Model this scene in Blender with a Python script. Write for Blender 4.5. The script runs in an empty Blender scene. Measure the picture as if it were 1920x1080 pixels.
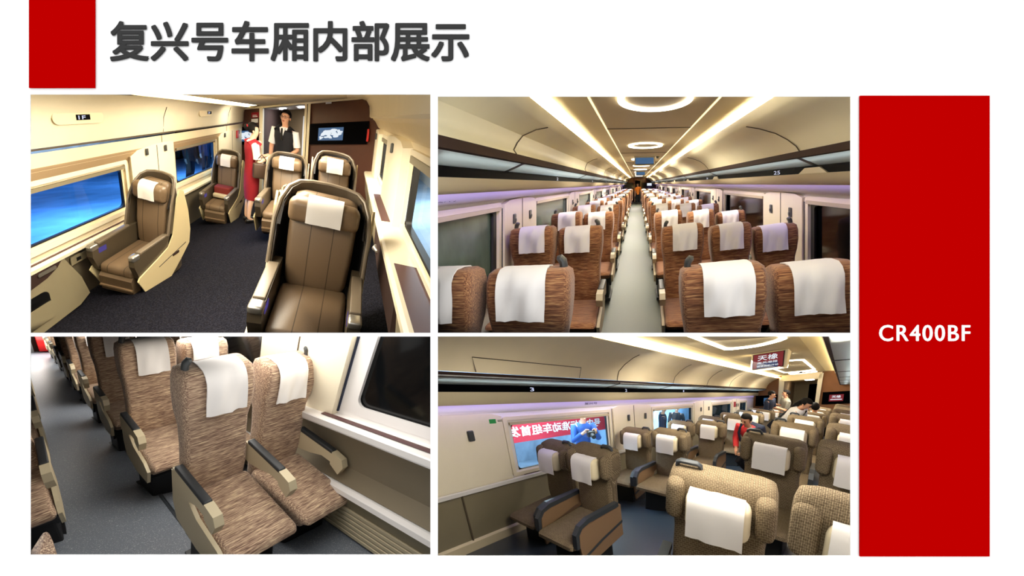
# A presentation slide about a high-speed train: a white display board with a title, two red
# blocks and four openings, each opening looking into its own train cabin.
import bpy, bmesh, math, random
from mathutils import Vector, Matrix, noise

random.seed(7)
scene = bpy.context.scene
col = scene.collection

# ------------------------------------------------------------------ camera, sky, exposure
cam_data = bpy.data.cameras.new('camera')
cam = bpy.data.objects.new('camera', cam_data)
col.objects.link(cam)
cam.location = (0.0, -1.6, 1.6)
cam.rotation_euler = (math.radians(90), 0, 0)
cam_data.sensor_width = 36.0
cam_data.lens = 36.0 * 800 / 1920
cam_data.shift_x = (960 - 814) / 1920
cam_data.shift_y = -(540 - 627) / 1920
cam_data.clip_start = 0.05
cam_data.clip_end = 300
scene.camera = cam

world = bpy.data.worlds.new('world')
scene.world = world
world.use_nodes = True
world.node_tree.nodes['Background'].inputs[0].default_value = (1, 1, 1, 1)
world.node_tree.nodes['Background'].inputs[1].default_value = 1.25

vs = scene.view_settings
scene.display_settings.display_device = 'sRGB'
vs.view_transform = 'Standard'
vs.look = 'None'
vs.exposure = 0.0
vs.gamma = 1.0
vs.use_curve_mapping = False
try:
    scene.cycles.max_bounces = 6
    scene.cycles.diffuse_bounces = 4
    scene.cycles.glossy_bounces = 3
    scene.cycles.transparent_max_bounces = 8
    scene.cycles.transmission_bounces = 3
    scene.cycles.caustics_reflective = False
    scene.cycles.caustics_refractive = False
    scene.cycles.use_denoising = True
    scene.cycles.sample_clamp_indirect = 6.0
except Exception:
    pass


# ------------------------------------------------------------------ the four cabins' own axes
class Cabin:
    """A train cabin: its floor origin, its axes (across, along, up) in the world, how furniture is turned in it, and furniture proportions."""
    def __init__(self, n, o, x, y, z, rot, size):
        self.n = n
        self.O, self.X, self.Y, self.Z = Vector(o), Vector(x), Vector(y), Vector(z)
        self.R = Matrix(rot)
        self.S = Vector(size)
        self.items = []

    def pt(self, p):
        return self.O + self.X * p[0] + self.Y * p[1] + self.Z * p[2]


CAB1 = Cabin(1, (-2.0611, 3.2032, 1.9201), (1.5360, -1.1010, -0.4871), (-0.3202, 1.6477, 0.8359), (0.1889, -0.4420, 0.9108),
    [(0.9665, -0.1302, 0.2210), (0.2200, 0.8639, -0.4532), (-0.1319, 0.4866, 0.8636)], (1.0641, 1.6805, 1.0409))
CAB2 = Cabin(2, (0.0000, -1.6000, 0.1151), (0.8839, 0.0000, 0.0177), (0.8114, 1.7038, 0.6006), (0.0000, 0.0000, 0.8839),
    [(0.9018, 0.4033, -0.1552), (-0.4299, 0.8738, -0.2272), (0.0440, 0.2716, 0.9614)], (0.7048, 1.7973, 0.8660))
CAB3 = Cabin(3, (-1.4828, 0.9678, 0.2783), (0.3792, 0.7177, 0.0095), (-0.9994, 1.0085, 0.0804), (0.4210, -0.7810, 1.0058),
    [(0.6059, -0.7598, 0.2358), (0.7671, 0.4793, -0.4264), (0.2110, 0.4392, 0.8732)], (0.7780, 0.9825, 1.1476))
CAB4 = Cabin(4, (1.9738, 1.9795, -0.8002), (0.2583, -1.2303, 0.2431), (1.4288, 1.4922, -0.2045), (-0.3027, -0.5016, 1.2259),
    [(0.6490, 0.7535, -0.1053), (-0.7551, 0.6211, -0.2097), (-0.0926, 0.2156, 0.9721)], (0.9780, 1.4269, 1.2039))


# how far each column of seats is turned (degrees), and its proportions
POSES = {
    '1w': ((1.213, 1.417, 1.045), [(32.6, 8.7, 14.9), (31.1, 4.7, 15.4)]),
    '1f': ((1.081, 1.946, 1.027), [(31.1, 4.7, 15.4)]),
    '1a': ((1.081, 1.946, 1.027), [(26.2, 4.7, 15.0)]),
    '1s': ((0.800, 1.342, 1.062), [(33.9, 14.1, 7.0), (31.9, 8.2, 11.3)]),
    '2W2': ((0.827, 1.948, 0.884), [(12.1, 1.6, -22.1), (14.1, 1.0, -23.7), (15.6, 0.8, -24.4), (16.3, 0.7, -24.7), (16.7, 0.6, -24.9)]),
    '2A2': ((0.797, 1.898, 0.881), [(12.1, 1.6, -22.1), (14.1, 1.0, -23.7), (15.6, 0.8, -24.4), (16.3, 0.7, -24.7), (16.7, 0.6, -24.9)]),
    '2A3': ((0.705, 2.018, 0.883), [(11.5, -1.5, -28.4), (13.5, -0.9, -27.3), (15.0, -0.6, -26.6), (15.8, -0.5, -26.3), (16.3, -0.4, -26.1), (16.6, -0.3, -26.0)]),
    '2M3': ((0.661, 2.095, 0.884), [(10.9, -2.4, -30.8), (13.1, -1.5, -29.1), (14.7, -1.1, -27.8), (15.6, -0.9, -27.2), (16.1, -0.8, -26.9), (16.5, -0.7, -26.6)]),
    '2W3': ((0.680, 1.804, 0.870), [(14.5, -2.6, -28.8), (14.5, -2.6, -28.8), (15.8, -1.9, -27.7), (16.4, -1.5, -27.1), (16.7, -1.2, -26.8)]),
    '3a': ((0.834, 1.138, 1.030), [(21.4, -8.8, 50.9), (14.5, -8.8, 47.7), (10.9, -9.4, 46.3), (8.8, -9.9, 45.6), (7.4, -10.4, 45.2), (6.5, -10.8, 45.0), (5.8, -11.1, 44.9), (5.3, -11.3, 44.8)]),
    '3w': ((0.832, 1.132, 1.019), [(20.6, -5.6, 56.2), (14.0, -5.9, 50.7), (10.5, -6.9, 48.3), (8.3, -7.8, 47.1), (7.0, -8.6, 46.5), (6.0, -9.2, 46.0), (5.4, -9.7, 45.7), (4.9, -10.0, 45.5)]),
    '3x': ((0.774, 0.798, 1.058), [(27.9, -13.1, 41.8), (27.9, -13.1, 41.8), (23.5, -13.4, 42.3), (20.6, -13.4, 42.4), (19.0, -13.4, 42.5), (17.9, -13.4, 42.5)]),
    '4lw': ((0.894, 1.491, 1.100), [(7.8, -3.3, -61.0), (1.4, -2.7, -52.2), (-1.4, -1.3, -49.0), (-2.9, -0.2, -47.4), (-3.8, 0.6, -46.6), (-4.4, 1.3, -46.1), (-4.8, 1.7, -45.7)]),
    '4la': ((0.911, 1.513, 1.102), [(7.4, -1.3, -56.9), (1.0, -0.8, -49.7), (-1.7, 0.3, -47.3), (-3.1, 1.2, -46.3), (-3.9, 1.8, -45.7), (-4.4, 2.3, -45.3), (-4.8, 2.7, -45.1)]),
    '4ra': ((1.011, 1.581, 1.117), [(9.6, 3.7, -38.3), (1.3, 4.1, -44.8), (-1.6, 4.3, -44.3), (-3.0, 4.4, -44.1), (-3.8, 4.6, -44.0), (-4.3, 4.7, -44.0), (-4.7, 4.7, -44.0)]),
    '4rw': ((1.053, 0.945, 1.151), [(16.2, 6.7, -43.8), (16.2, 6.7, -43.8), (14.2, 6.7, -43.7), (5.0, 5.7, -40.2), (2.4, 5.8, -40.7), (1.0, 5.8, -41.2), (0.1, 5.7, -41.5)]),
}


def area_fill(cab, p, size_x, size_y, watts, color=(1, .88, .70), turn=(0, 0)):
    """A rectangular lamp fixed under a cabin's ceiling, shining down into it."""
    d = bpy.data.lights.new('area_fill_light', 'AREA')
    d.shape = 'RECTANGLE'
    d.size, d.size_y, d.energy, d.color = size_x, size_y, watts, color
    o = bpy.data.objects.new('area_fill_light', d)
    col.objects.link(o)
    m = cab.R @ Matrix.Rotation(turn[0], 3, 'X') @ Matrix.Rotation(turn[1], 3, 'Y')
    o.matrix_world = Matrix.Translation(cab.pt(p)) @ m.to_4x4()
    return o


def case_fill(loc, size_x, size_y, watts, color):
    """An added, unseen fill light flush under the partition over a lower compartment."""
    d = bpy.data.lights.new('case_fill_light', 'AREA')
    d.shape = 'RECTANGLE'
    d.size, d.size_y, d.energy, d.color = size_x, size_y, watts, color
    o = bpy.data.objects.new('case_fill_light', d)
    col.objects.link(o)
    o.location = loc
    return o


# added fill lights: business cabin, long cabin, night cabin, cabin with the hanging screen
WARM, SOFT, DAY = (1, .90, .72), (1, .93, .79), (1, .96, .90)
area_fill(CAB1, (-.25, -.3, 2.12), 1.6, 1.4, 235, WARM)
area_fill(CAB1, (-.25, 1.5, 2.14), 1.4, 2.0, 250, WARM)
area_fill(CAB1, (-.4, -1.4, 2.0), 1.2, .8, 60, WARM)
area_fill(CAB1, (-1.0, 3.0, 2.12), .8, .8, 26, WARM)
area_fill(CAB1, (-.55, 4.7, 2.1), .7, 1.4, 110, (.9, .95, 1))
area_fill(CAB1, (-.3, 6.3, 2.15), .9, .8, 140, (.9, .95, 1))
for yy, ww in ((1.3, 16), (3.2, 70), (5.6, 120), (8.5, 160), (12, 170), (16.5, 170)):
    area_fill(CAB2, (.13, yy, 2.27), .5, 2.4, ww, SOFT)
case_fill((-.45, .5, 1.59), .8, .8, 9, DAY)
case_fill((-1.2, 1.3, 1.59), 1.4, 1.0, 24, DAY)
case_fill((-1.5, 2.8, 1.59), 1.6, 1.6, 66, DAY)
case_fill((-4.0, 5.2, 1.59), 2.0, 3.0, 110, DAY)
case_fill((-8.5, 9.5, 1.59), 3.0, 4.0, 120, DAY)
case_fill((-10.6, 10.0, 1.59), 1.5, 1.5, 70, DAY)
case_fill((.9, .45, 1.59), 1.4, .7, 11, SOFT)
case_fill((2.0, 1.4, 1.59), 1.6, 1.2, 85, SOFT)
for yy, ww in ((2.7, 130), (4.6, 170), (7.0, 190), (9.5, 150)):
    area_fill(CAB4, (-.45, yy, 2.40), 1.0, 1.8, ww, SOFT)


# ------------------------------------------------------------------ materials
def _nt(name):
    m = bpy.data.materials.new(name)
    m.use_nodes = True
    nt = m.node_tree
    return m, nt, nt.nodes['Principled BSDF']


def lin(r, g, b):
    f = lambda c: (c / 255 / 12.92) if c / 255 <= .04045 else ((c / 255 + .055) / 1.055) ** 2.4
    return (f(r), f(g), f(b), 1)


def mat(name, rgb, rough=.6, metal=0.0, var=0.0, scale=20, bump=0.0, spec=.4, coat=0.0):
    m, nt, b = _nt(name)
    c = lin(*rgb)
    b.inputs['Base Color'].default_value = c
    b.inputs['Roughness'].default_value = rough
    b.inputs['Metallic'].default_value = metal
    b.inputs['Specular IOR Level'].default_value = spec
    b.inputs['Coat Weight'].default_value = coat
    if var or bump:
        tc = nt.nodes.new('ShaderNodeTexCoord')
        nz = nt.nodes.new('ShaderNodeTexNoise')
        nz.inputs['Scale'].default_value = scale
        nz.inputs['Detail'].default_value = 4
        nt.links.new(tc.outputs['Object'], nz.inputs['Vector'])
        if var:
            rp = nt.nodes.new('ShaderNodeValToRGB')
            rp.color_ramp.elements[0].position = .3
            rp.color_ramp.elements[1].position = .7
            rp.color_ramp.elements[0].color = tuple(max(0, x * (1 - var)) for x in c[:3]) + (1,)
            rp.color_ramp.elements[1].color = tuple(min(1, x * (1 + var)) for x in c[:3]) + (1,)
            nt.links.new(nz.outputs['Fac'], rp.inputs['Fac'])
            nt.links.new(rp.outputs['Color'], b.inputs['Base Color'])
        if bump:
            bp = nt.nodes.new('ShaderNodeBump')
            bp.inputs['Strength'].default_value = bump
            bp.inputs['Distance'].default_value = .01
            nt.links.new(nz.outputs['Fac'], bp.inputs['Height'])
            nt.links.new(bp.outputs['Normal'], b.inputs['Normal'])
    return m


def glow(name, rgb, strength, base=.8):
    m, nt, b = _nt(name)
    c = rgb if max(rgb) <= 1 else lin(*rgb)[:3]
    b.inputs['Base Color'].default_value = (base, base, base, 1)
    b.inputs['Specular IOR Level'].default_value = .2
    b.inputs['Emission Color'].default_value = tuple(c) + (1,)
    b.inputs['Emission Strength'].default_value = strength
    return m


def streak_fabric(name, cols, s=(9, 120, 120), rough=.9):
    """Woven cloth of short horizontal dashes in several browns."""
    m, nt, b = _nt(name)
    tc = nt.nodes.new('ShaderNodeTexCoord')
    mp = nt.nodes.new('ShaderNodeMapping')
    mp.inputs['Scale'].default_value = s
    nz = nt.nodes.new('ShaderNodeTexNoise')
    nz.inputs['Scale'].default_value = 1.0
    nz.inputs['Detail'].default_value = 2
    nz.inputs['Roughness'].default_value = .75
    rp = nt.nodes.new('ShaderNodeValToRGB')
    rp.color_ramp.interpolation = 'LINEAR'
    while len(rp.color_ramp.elements) < len(cols):
        rp.color_ramp.elements.new(.5)
    for i, (e, c) in enumerate(zip(rp.color_ramp.elements, cols)):
        e.position = .34 + .32 * i / (len(cols) - 1)
        e.color = lin(*c)
    nt.links.new(tc.outputs['Object'], mp.inputs['Vector'])
    nt.links.new(mp.outputs['Vector'], nz.inputs['Vector'])
    nt.links.new(nz.outputs['Fac'], rp.inputs['Fac'])
    nt.links.new(rp.outputs['Color'], b.inputs['Base Color'])
    b.inputs['Roughness'].default_value = rough
    b.inputs['Specular IOR Level'].default_value = .15
    b.inputs['Sheen Weight'].default_value = .2
    return m


def key_fabric(name, base, dark, line):
    """Grey-brown ribbed cloth crossed by a pale stepped key line."""
    m, nt, b = _nt(name)
    tc = nt.nodes.new('ShaderNodeTexCoord')
    mp = nt.nodes.new('ShaderNodeMapping')
    mp.inputs['Rotation'].default_value = (0, 0, 0)
    cx = nt.nodes.new('ShaderNodeCombineXYZ')
    sx = nt.nodes.new('ShaderNodeSeparateXYZ')
    ad = nt.nodes.new('ShaderNodeMath'); ad.operation = 'ADD'
    nt.links.new(tc.outputs['Object'], sx.inputs[0])
    nt.links.new(sx.outputs['Y'], ad.inputs[0])
    nt.links.new(sx.outputs['Z'], ad.inputs[1])
    nt.links.new(sx.outputs['X'], cx.inputs['X'])
    nt.links.new(ad.outputs[0], cx.inputs['Y'])
    br = nt.nodes.new('ShaderNodeTexBrick')
    br.inputs['Scale'].default_value = 30
    br.inputs['Color1'].default_value = lin(*base)
    br.inputs['Color2'].default_value = lin(*dark)
    br.inputs['Mortar'].default_value = lin(*line)
    br.inputs['Mortar Size'].default_value = .035
    br.inputs['Brick Width'].default_value = .75
    br.inputs['Row Height'].default_value = .5
    nt.links.new(cx.outputs[0], br.inputs['Vector'])
    wv = nt.nodes.new('ShaderNodeTexWave')
    wv.bands_direction = 'X'
    wv.inputs['Scale'].default_value = 36
    nt.links.new(cx.outputs[0], wv.inputs['Vector'])
    mx = nt.nodes.new('ShaderNodeMixRGB')
    mx.blend_type = 'MULTIPLY'
    mx.inputs['Fac'].default_value = .45
    nt.links.new(br.outputs['Color'], mx.inputs['Color1'])
    nt.links.new(wv.outputs['Color'], mx.inputs['Color2'])
    nt.links.new(mx.outputs['Color'], b.inputs['Base Color'])
    b.inputs['Roughness'].default_value = .9
    b.inputs['Specular IOR Level'].default_value = .15
    return m


def speckle(name, base, fleck, scale=160, rough=.4, amount=.66, spec=.4):
    m, nt, b = _nt(name)
    tc = nt.nodes.new('ShaderNodeTexCoord')
    nz = nt.nodes.new('ShaderNodeTexNoise')
    nz.inputs['Scale'].default_value = scale
    nz.inputs['Detail'].default_value = 1
    rp = nt.nodes.new('ShaderNodeValToRGB')
    rp.color_ramp.elements[0].position = amount
    rp.color_ramp.elements[1].position = amount + .06
    rp.color_ramp.elements[0].color = lin(*base)
    rp.color_ramp.elements[1].color = lin(*fleck)
    nt.links.new(tc.outputs['Object'], nz.inputs['Vector'])
    nt.links.new(nz.outputs['Fac'], rp.inputs['Fac'])
    nt.links.new(rp.outputs['Color'], b.inputs['Base Color'])
    b.inputs['Roughness'].default_value = rough
    b.inputs['Specular IOR Level'].default_value = spec
    return m


def seam_leather(name, rgb, seams, sizex):
    """Leather with dark stitched seams at given distances from the middle."""
    m, nt, b = _nt(name)
    c = lin(*rgb)
    tc = nt.nodes.new('ShaderNodeTexCoord')
    sx = nt.nodes.new('ShaderNodeSeparateXYZ')
    nt.links.new(tc.outputs['Object'], sx.inputs[0])
    ab = nt.nodes.new('ShaderNodeMath'); ab.operation = 'ABSOLUTE'
    nt.links.new(sx.outputs['X'], ab.inputs[0])
    prev = None
    for s in seams:
        cp = nt.nodes.new('ShaderNodeMath'); cp.operation = 'COMPARE'
        cp.inputs[1].default_value = s * sizex
        cp.inputs[2].default_value = .004
        nt.links.new(ab.outputs[0], cp.inputs[0])
        if prev is None:
            prev = cp
        else:
            mxx = nt.nodes.new('ShaderNodeMath'); mxx.operation = 'MAXIMUM'
            nt.links.new(prev.outputs[0], mxx.inputs[0]); nt.links.new(cp.outputs[0], mxx.inputs[1])
            prev = mxx
    mx = nt.nodes.new('ShaderNodeMixRGB')
    mx.inputs['Color1'].default_value = c
    mx.inputs['Color2'].default_value = tuple(x * .35 for x in c[:3]) + (1,)
    nt.links.new(prev.outputs[0], mx.inputs['Fac'])
    nt.links.new(mx.outputs['Color'], b.inputs['Base Color'])
    nz = nt.nodes.new('ShaderNodeTexNoise')
    nz.inputs['Scale'].default_value = 90
    bp = nt.nodes.new('ShaderNodeBump'); bp.inputs['Strength'].default_value = .12; bp.inputs['Distance'].default_value = .01
    nt.links.new(tc.outputs['Object'], nz.inputs['Vector'])
    nt.links.new(nz.outputs['Fac'], bp.inputs['Height'])
    nt.links.new(bp.outputs['Normal'], b.inputs['Normal'])
    b.inputs['Roughness'].default_value = .42
    return m


def tinted_glass(name, tint, gloss=.12, rough=.03):
    m, nt, b = _nt(name)
    nt.nodes.remove(b)
    out = nt.nodes['Material Output']
    tr = nt.nodes.new('ShaderNodeBsdfTransparent'); tr.inputs[0].default_value = tuple(tint) + (1,)
    gl = nt.nodes.new('ShaderNodeBsdfGlossy'); gl.inputs['Roughness'].default_value = rough
    gl.inputs[0].default_value = (.9, .9, .9, 1)
    mx = nt.nodes.new('ShaderNodeMixShader'); mx.inputs[0].default_value = gloss
    nt.links.new(tr.outputs[0], mx.inputs[1]); nt.links.new(gl.outputs[0], mx.inputs[2])
    nt.links.new(mx.outputs[0], out.inputs[0])
    return m


M = {}
M['slide_white'] = mat('slide_white', (240, 240, 240), .9, spec=0)
M['slide_red'] = mat('slide_red', (174, 0, 0), .9, spec=0)
M['slide_text'] = mat('slide_text', (58, 58, 58), .9, spec=0)
M['slide_text_white'] = mat('slide_text_white', (245, 245, 245), .9, spec=0)
M['divider'] = mat('divider_dark', (30, 28, 26), .9, spec=.1)
M['cream'] = mat('cream_panel', (240, 229, 202), .45, var=.02, scale=3)
M['cream_upper'] = mat('cream_upper_panel', (240, 232, 198), .5, var=.02, scale=3)
M['cream_warm'] = mat('cream_warm_panel', (238, 222, 186), .45, var=.02, scale=3)
M['beige'] = mat('beige_panel', (196, 182, 150), .5)
M['tan_panel'] = mat('tan_panel', (168, 142, 108), .5)
M['taupe_panel'] = mat('taupe_lower_panel', (132, 122, 98), .5, var=.03, scale=4)
M['olive_panel'] = mat('olive_lower_panel', (124, 113, 92), .5, var=.03, scale=4)
M['lilac_white'] = mat('white_panel', (236, 232, 228), .45)
M['brown_trim'] = mat('dark_brown_trim', (52, 38, 34), .85, spec=.08)
M['brown_panel'] = mat('brown_end_panel', (86, 54, 42), .45, var=.06, scale=3, spec=.25)
M['brown_panel_light'] = mat('brown_end_panel_light', (138, 96, 66), .5, var=.06, scale=3, spec=.2)
M['plum_inlay'] = mat('plum_inlay', (84, 54, 54), .5)
M['black'] = mat('black_plastic', (12, 12, 13), .35)
M['black_band'] = mat('black_band', (3, 3, 5), .7, spec=.02)
M['rubber'] = mat('black_rubber', (10, 10, 11), .6)
M['seam'] = mat('seam_line', (84, 72, 56), .8)
def frosted(name, rgb):
    m, nt, b = _nt(name)
    b.inputs['Base Color'].default_value = lin(*rgb)
    b.inputs['Roughness'].default_value = .35
    b.inputs['Specular IOR Level'].default_value = .2
    tl = nt.nodes.new('ShaderNodeBsdfTranslucent')
    tl.inputs[0].default_value = lin(*rgb)
    mx = nt.nodes.new('ShaderNodeMixShader')
    mx.inputs[0].default_value = .5
    nt.links.new(b.outputs[0], mx.inputs[1])
    nt.links.new(tl.outputs[0], mx.inputs[2])
    nt.links.new(mx.outputs[0], nt.nodes['Material Output'].inputs[0])
    return m


M['shelf_glass'] = frosted('frosted_shelf_glass', (226, 230, 228))
M['shelf_rib'] = mat('shelf_rib', (36, 40, 50), .4)
M['ceiling'] = mat('ceiling_panel', (208, 192, 154), .55)
M['cove_paint'] = mat('cove_paint', (240, 226, 186), .6)
M['ring_light'] = glow('ring_light', (1, .90, .74), 7.0)
M['cove_light'] = glow('cove_light', (1, .86, .58), 9.0)
M['cove_light_long'] = glow('cove_light_long', (1, .90, .64), 95)
M['cove_edge'] = glow('cove_edge', (1, .86, .50), 1.3)
M['violet_led'] = glow('violet_led', (.40, .33, 1.0), 11.0)
M['rack_glow'] = glow('rack_glow', (.84, .95, 1.0), 7.0)
M['lamp_white'] = glow('lamp_white', (.9, .95, 1.0), 10.0)
M['night_glass'] = mat('night_window_glass', (6, 8, 10), .1, spec=.2)
M['dim_glass'] = mat('dim_window_glass', (86, 106, 92), .2, var=.3, scale=2.5, spec=.4)
M['blue_glass'] = tinted_glass('blue_tinted_window_glass', (.10, .34, .85), .05)
M['clear_glass'] = tinted_glass('clear_window_glass', (.75, .88, .95), .06)
M['vinyl_grey'] = speckle('grey_vinyl_floor', (84, 90, 82), (98, 103, 94), 120, .5, spec=.25)
M['vinyl_blue'] = speckle('blue_grey_speckled_vinyl', (108, 114, 123), (172, 176, 180), 150, .38, .62)
M['vinyl_dark'] = speckle('dark_blue_vinyl', (44, 54, 66), (70, 80, 90), 120, .3)
M['carpet'] = speckle('navy_carpet', (15, 15, 22), (32, 32, 40), 60, .95, .5, .05)
M['platform'] = mat('platform_paving', (150, 170, 190), .5, var=.25, scale=1.2)
M['fabric2'] = streak_fabric('brown_streaked_fabric', [(92, 58, 42), (130, 86, 60), (156, 108, 74), (190, 146, 98)], (12, 150, 150))
M['fabric3'] = streak_fabric('tan_streaked_fabric', [(100, 76, 64), (150, 122, 102), (180, 152, 128), (226, 202, 164)], (13, 190, 190))
M['fabric4'] = key_fabric('key_pattern_fabric', (126, 109, 86), (111, 95, 74), (172, 154, 124))
M['cover'] = mat('white_headrest_cloth', (238, 234, 230), .85, spec=.1)
M['pillow'] = mat('cream_pillow', (226, 212, 180), .7, spec=.2)
M['hook'] = mat('grey_plastic', (66, 68, 68), .45)
M['arm_beige'] = mat('beige_armrest_plastic', (196, 182, 150), .45)
M['arm_pad'] = mat('dark_armrest_pad', (46, 48, 50), .5)
M['arm_brown'] = mat('brown_armrest_panel', (134, 106, 78), .4)
M['arm_slate'] = mat('slate_armrest_cap', (54, 58, 62), .4)
M['pedestal'] = mat('black_pedestal', (16, 16, 18), .5)
M['leather'] = seam_leather('brown_leather', (112, 92, 70), (.09,), 1.0641)
M['leather_plain'] = mat('brown_leather_plain', (116, 95, 72), .4, var=.05, scale=30, bump=.1)
M['leather_leg'] = mat('brown_leather_front', (102, 84, 64), .4, var=.05, scale=30, bump=.1)
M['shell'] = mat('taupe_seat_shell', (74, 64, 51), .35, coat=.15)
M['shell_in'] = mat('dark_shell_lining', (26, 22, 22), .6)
M['shell_beige'] = mat('beige_seat_shell', (214, 196, 152), .35, coat=.2)
M['arm_taupe'] = mat('taupe_armrest', (76, 66, 52), .4)
M['arm_grey'] = mat('grey_armrest_top', (112, 100, 84), .4)
M['metal'] = mat('brushed_metal', (200, 196, 188), .3, metal=.9)
M['led_panel'] = glow('violet_control_panel', (.10, .07, .45), .5, .02)
M['screen_blue'] = glow('screen_blue', (.05, .14, .30), .8, .02)
M['screen_white'] = glow('screen_white', (.85, .93, 1.0), .9, .02)
M['screen_red'] = glow('screen_red', (.30, .015, .03), .6, .02)
M['screen_navy'] = glow('screen_navy', (.02, .03, .12), .8, .02)
M['skin'] = mat('skin', (214, 160, 128), .55)
M['skin_light'] = mat('skin_light', (232, 190, 160), .55)
M['hair'] = mat('black_hair', (16, 12, 11), .7, spec=.15)
M['red_cloth'] = mat('crimson_cloth', (150, 24, 36), .8)
M['white_cloth'] = mat('white_cloth', (236, 234, 232), .85)
M['black_cloth'] = mat('black_cloth', (20, 20, 26), .8)
M['navy_cloth'] = mat('navy_cloth', (30, 38, 60), .8)
M['grey_cloth'] = mat('grey_cloth', (128, 124, 112), .85)
M['coral_cloth'] = mat('coral_red_cloth', (214, 52, 56), .75)
M['blue_cloth'] = mat('blue_cloth', (24, 64, 130), .8)
M['orange_cloth'] = mat('orange_cloth', (222, 128, 40), .8)
M['bag_leather'] = mat('brown_bag_leather', (72, 54, 42), .5)
M['red_paint'] = mat('red_paint', (196, 24, 22), .35)
M['banner_red'] = mat('red_banner_cloth', (190, 40, 60), .8)
M['banner_white'] = mat('banner_white', (240, 240, 245), .8)
M['digit'] = glow('digit_white', (.7, .75, 1.0), .9, .02)
M['print_dark'] = mat('dark_print', (50, 44, 60), .7)
M['green_print'] = mat('green_print', (40, 150, 70), .6)
M['blanket'] = mat('maroon_blanket', (120, 40, 30), .9)
M['paper_bag'] = mat('cream_paper_bag', (226, 214, 190), .7)


# ------------------------------------------------------------------ mesh building
def seg_norm(p, c):
    return Vector(p) - Vector(c)


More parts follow.
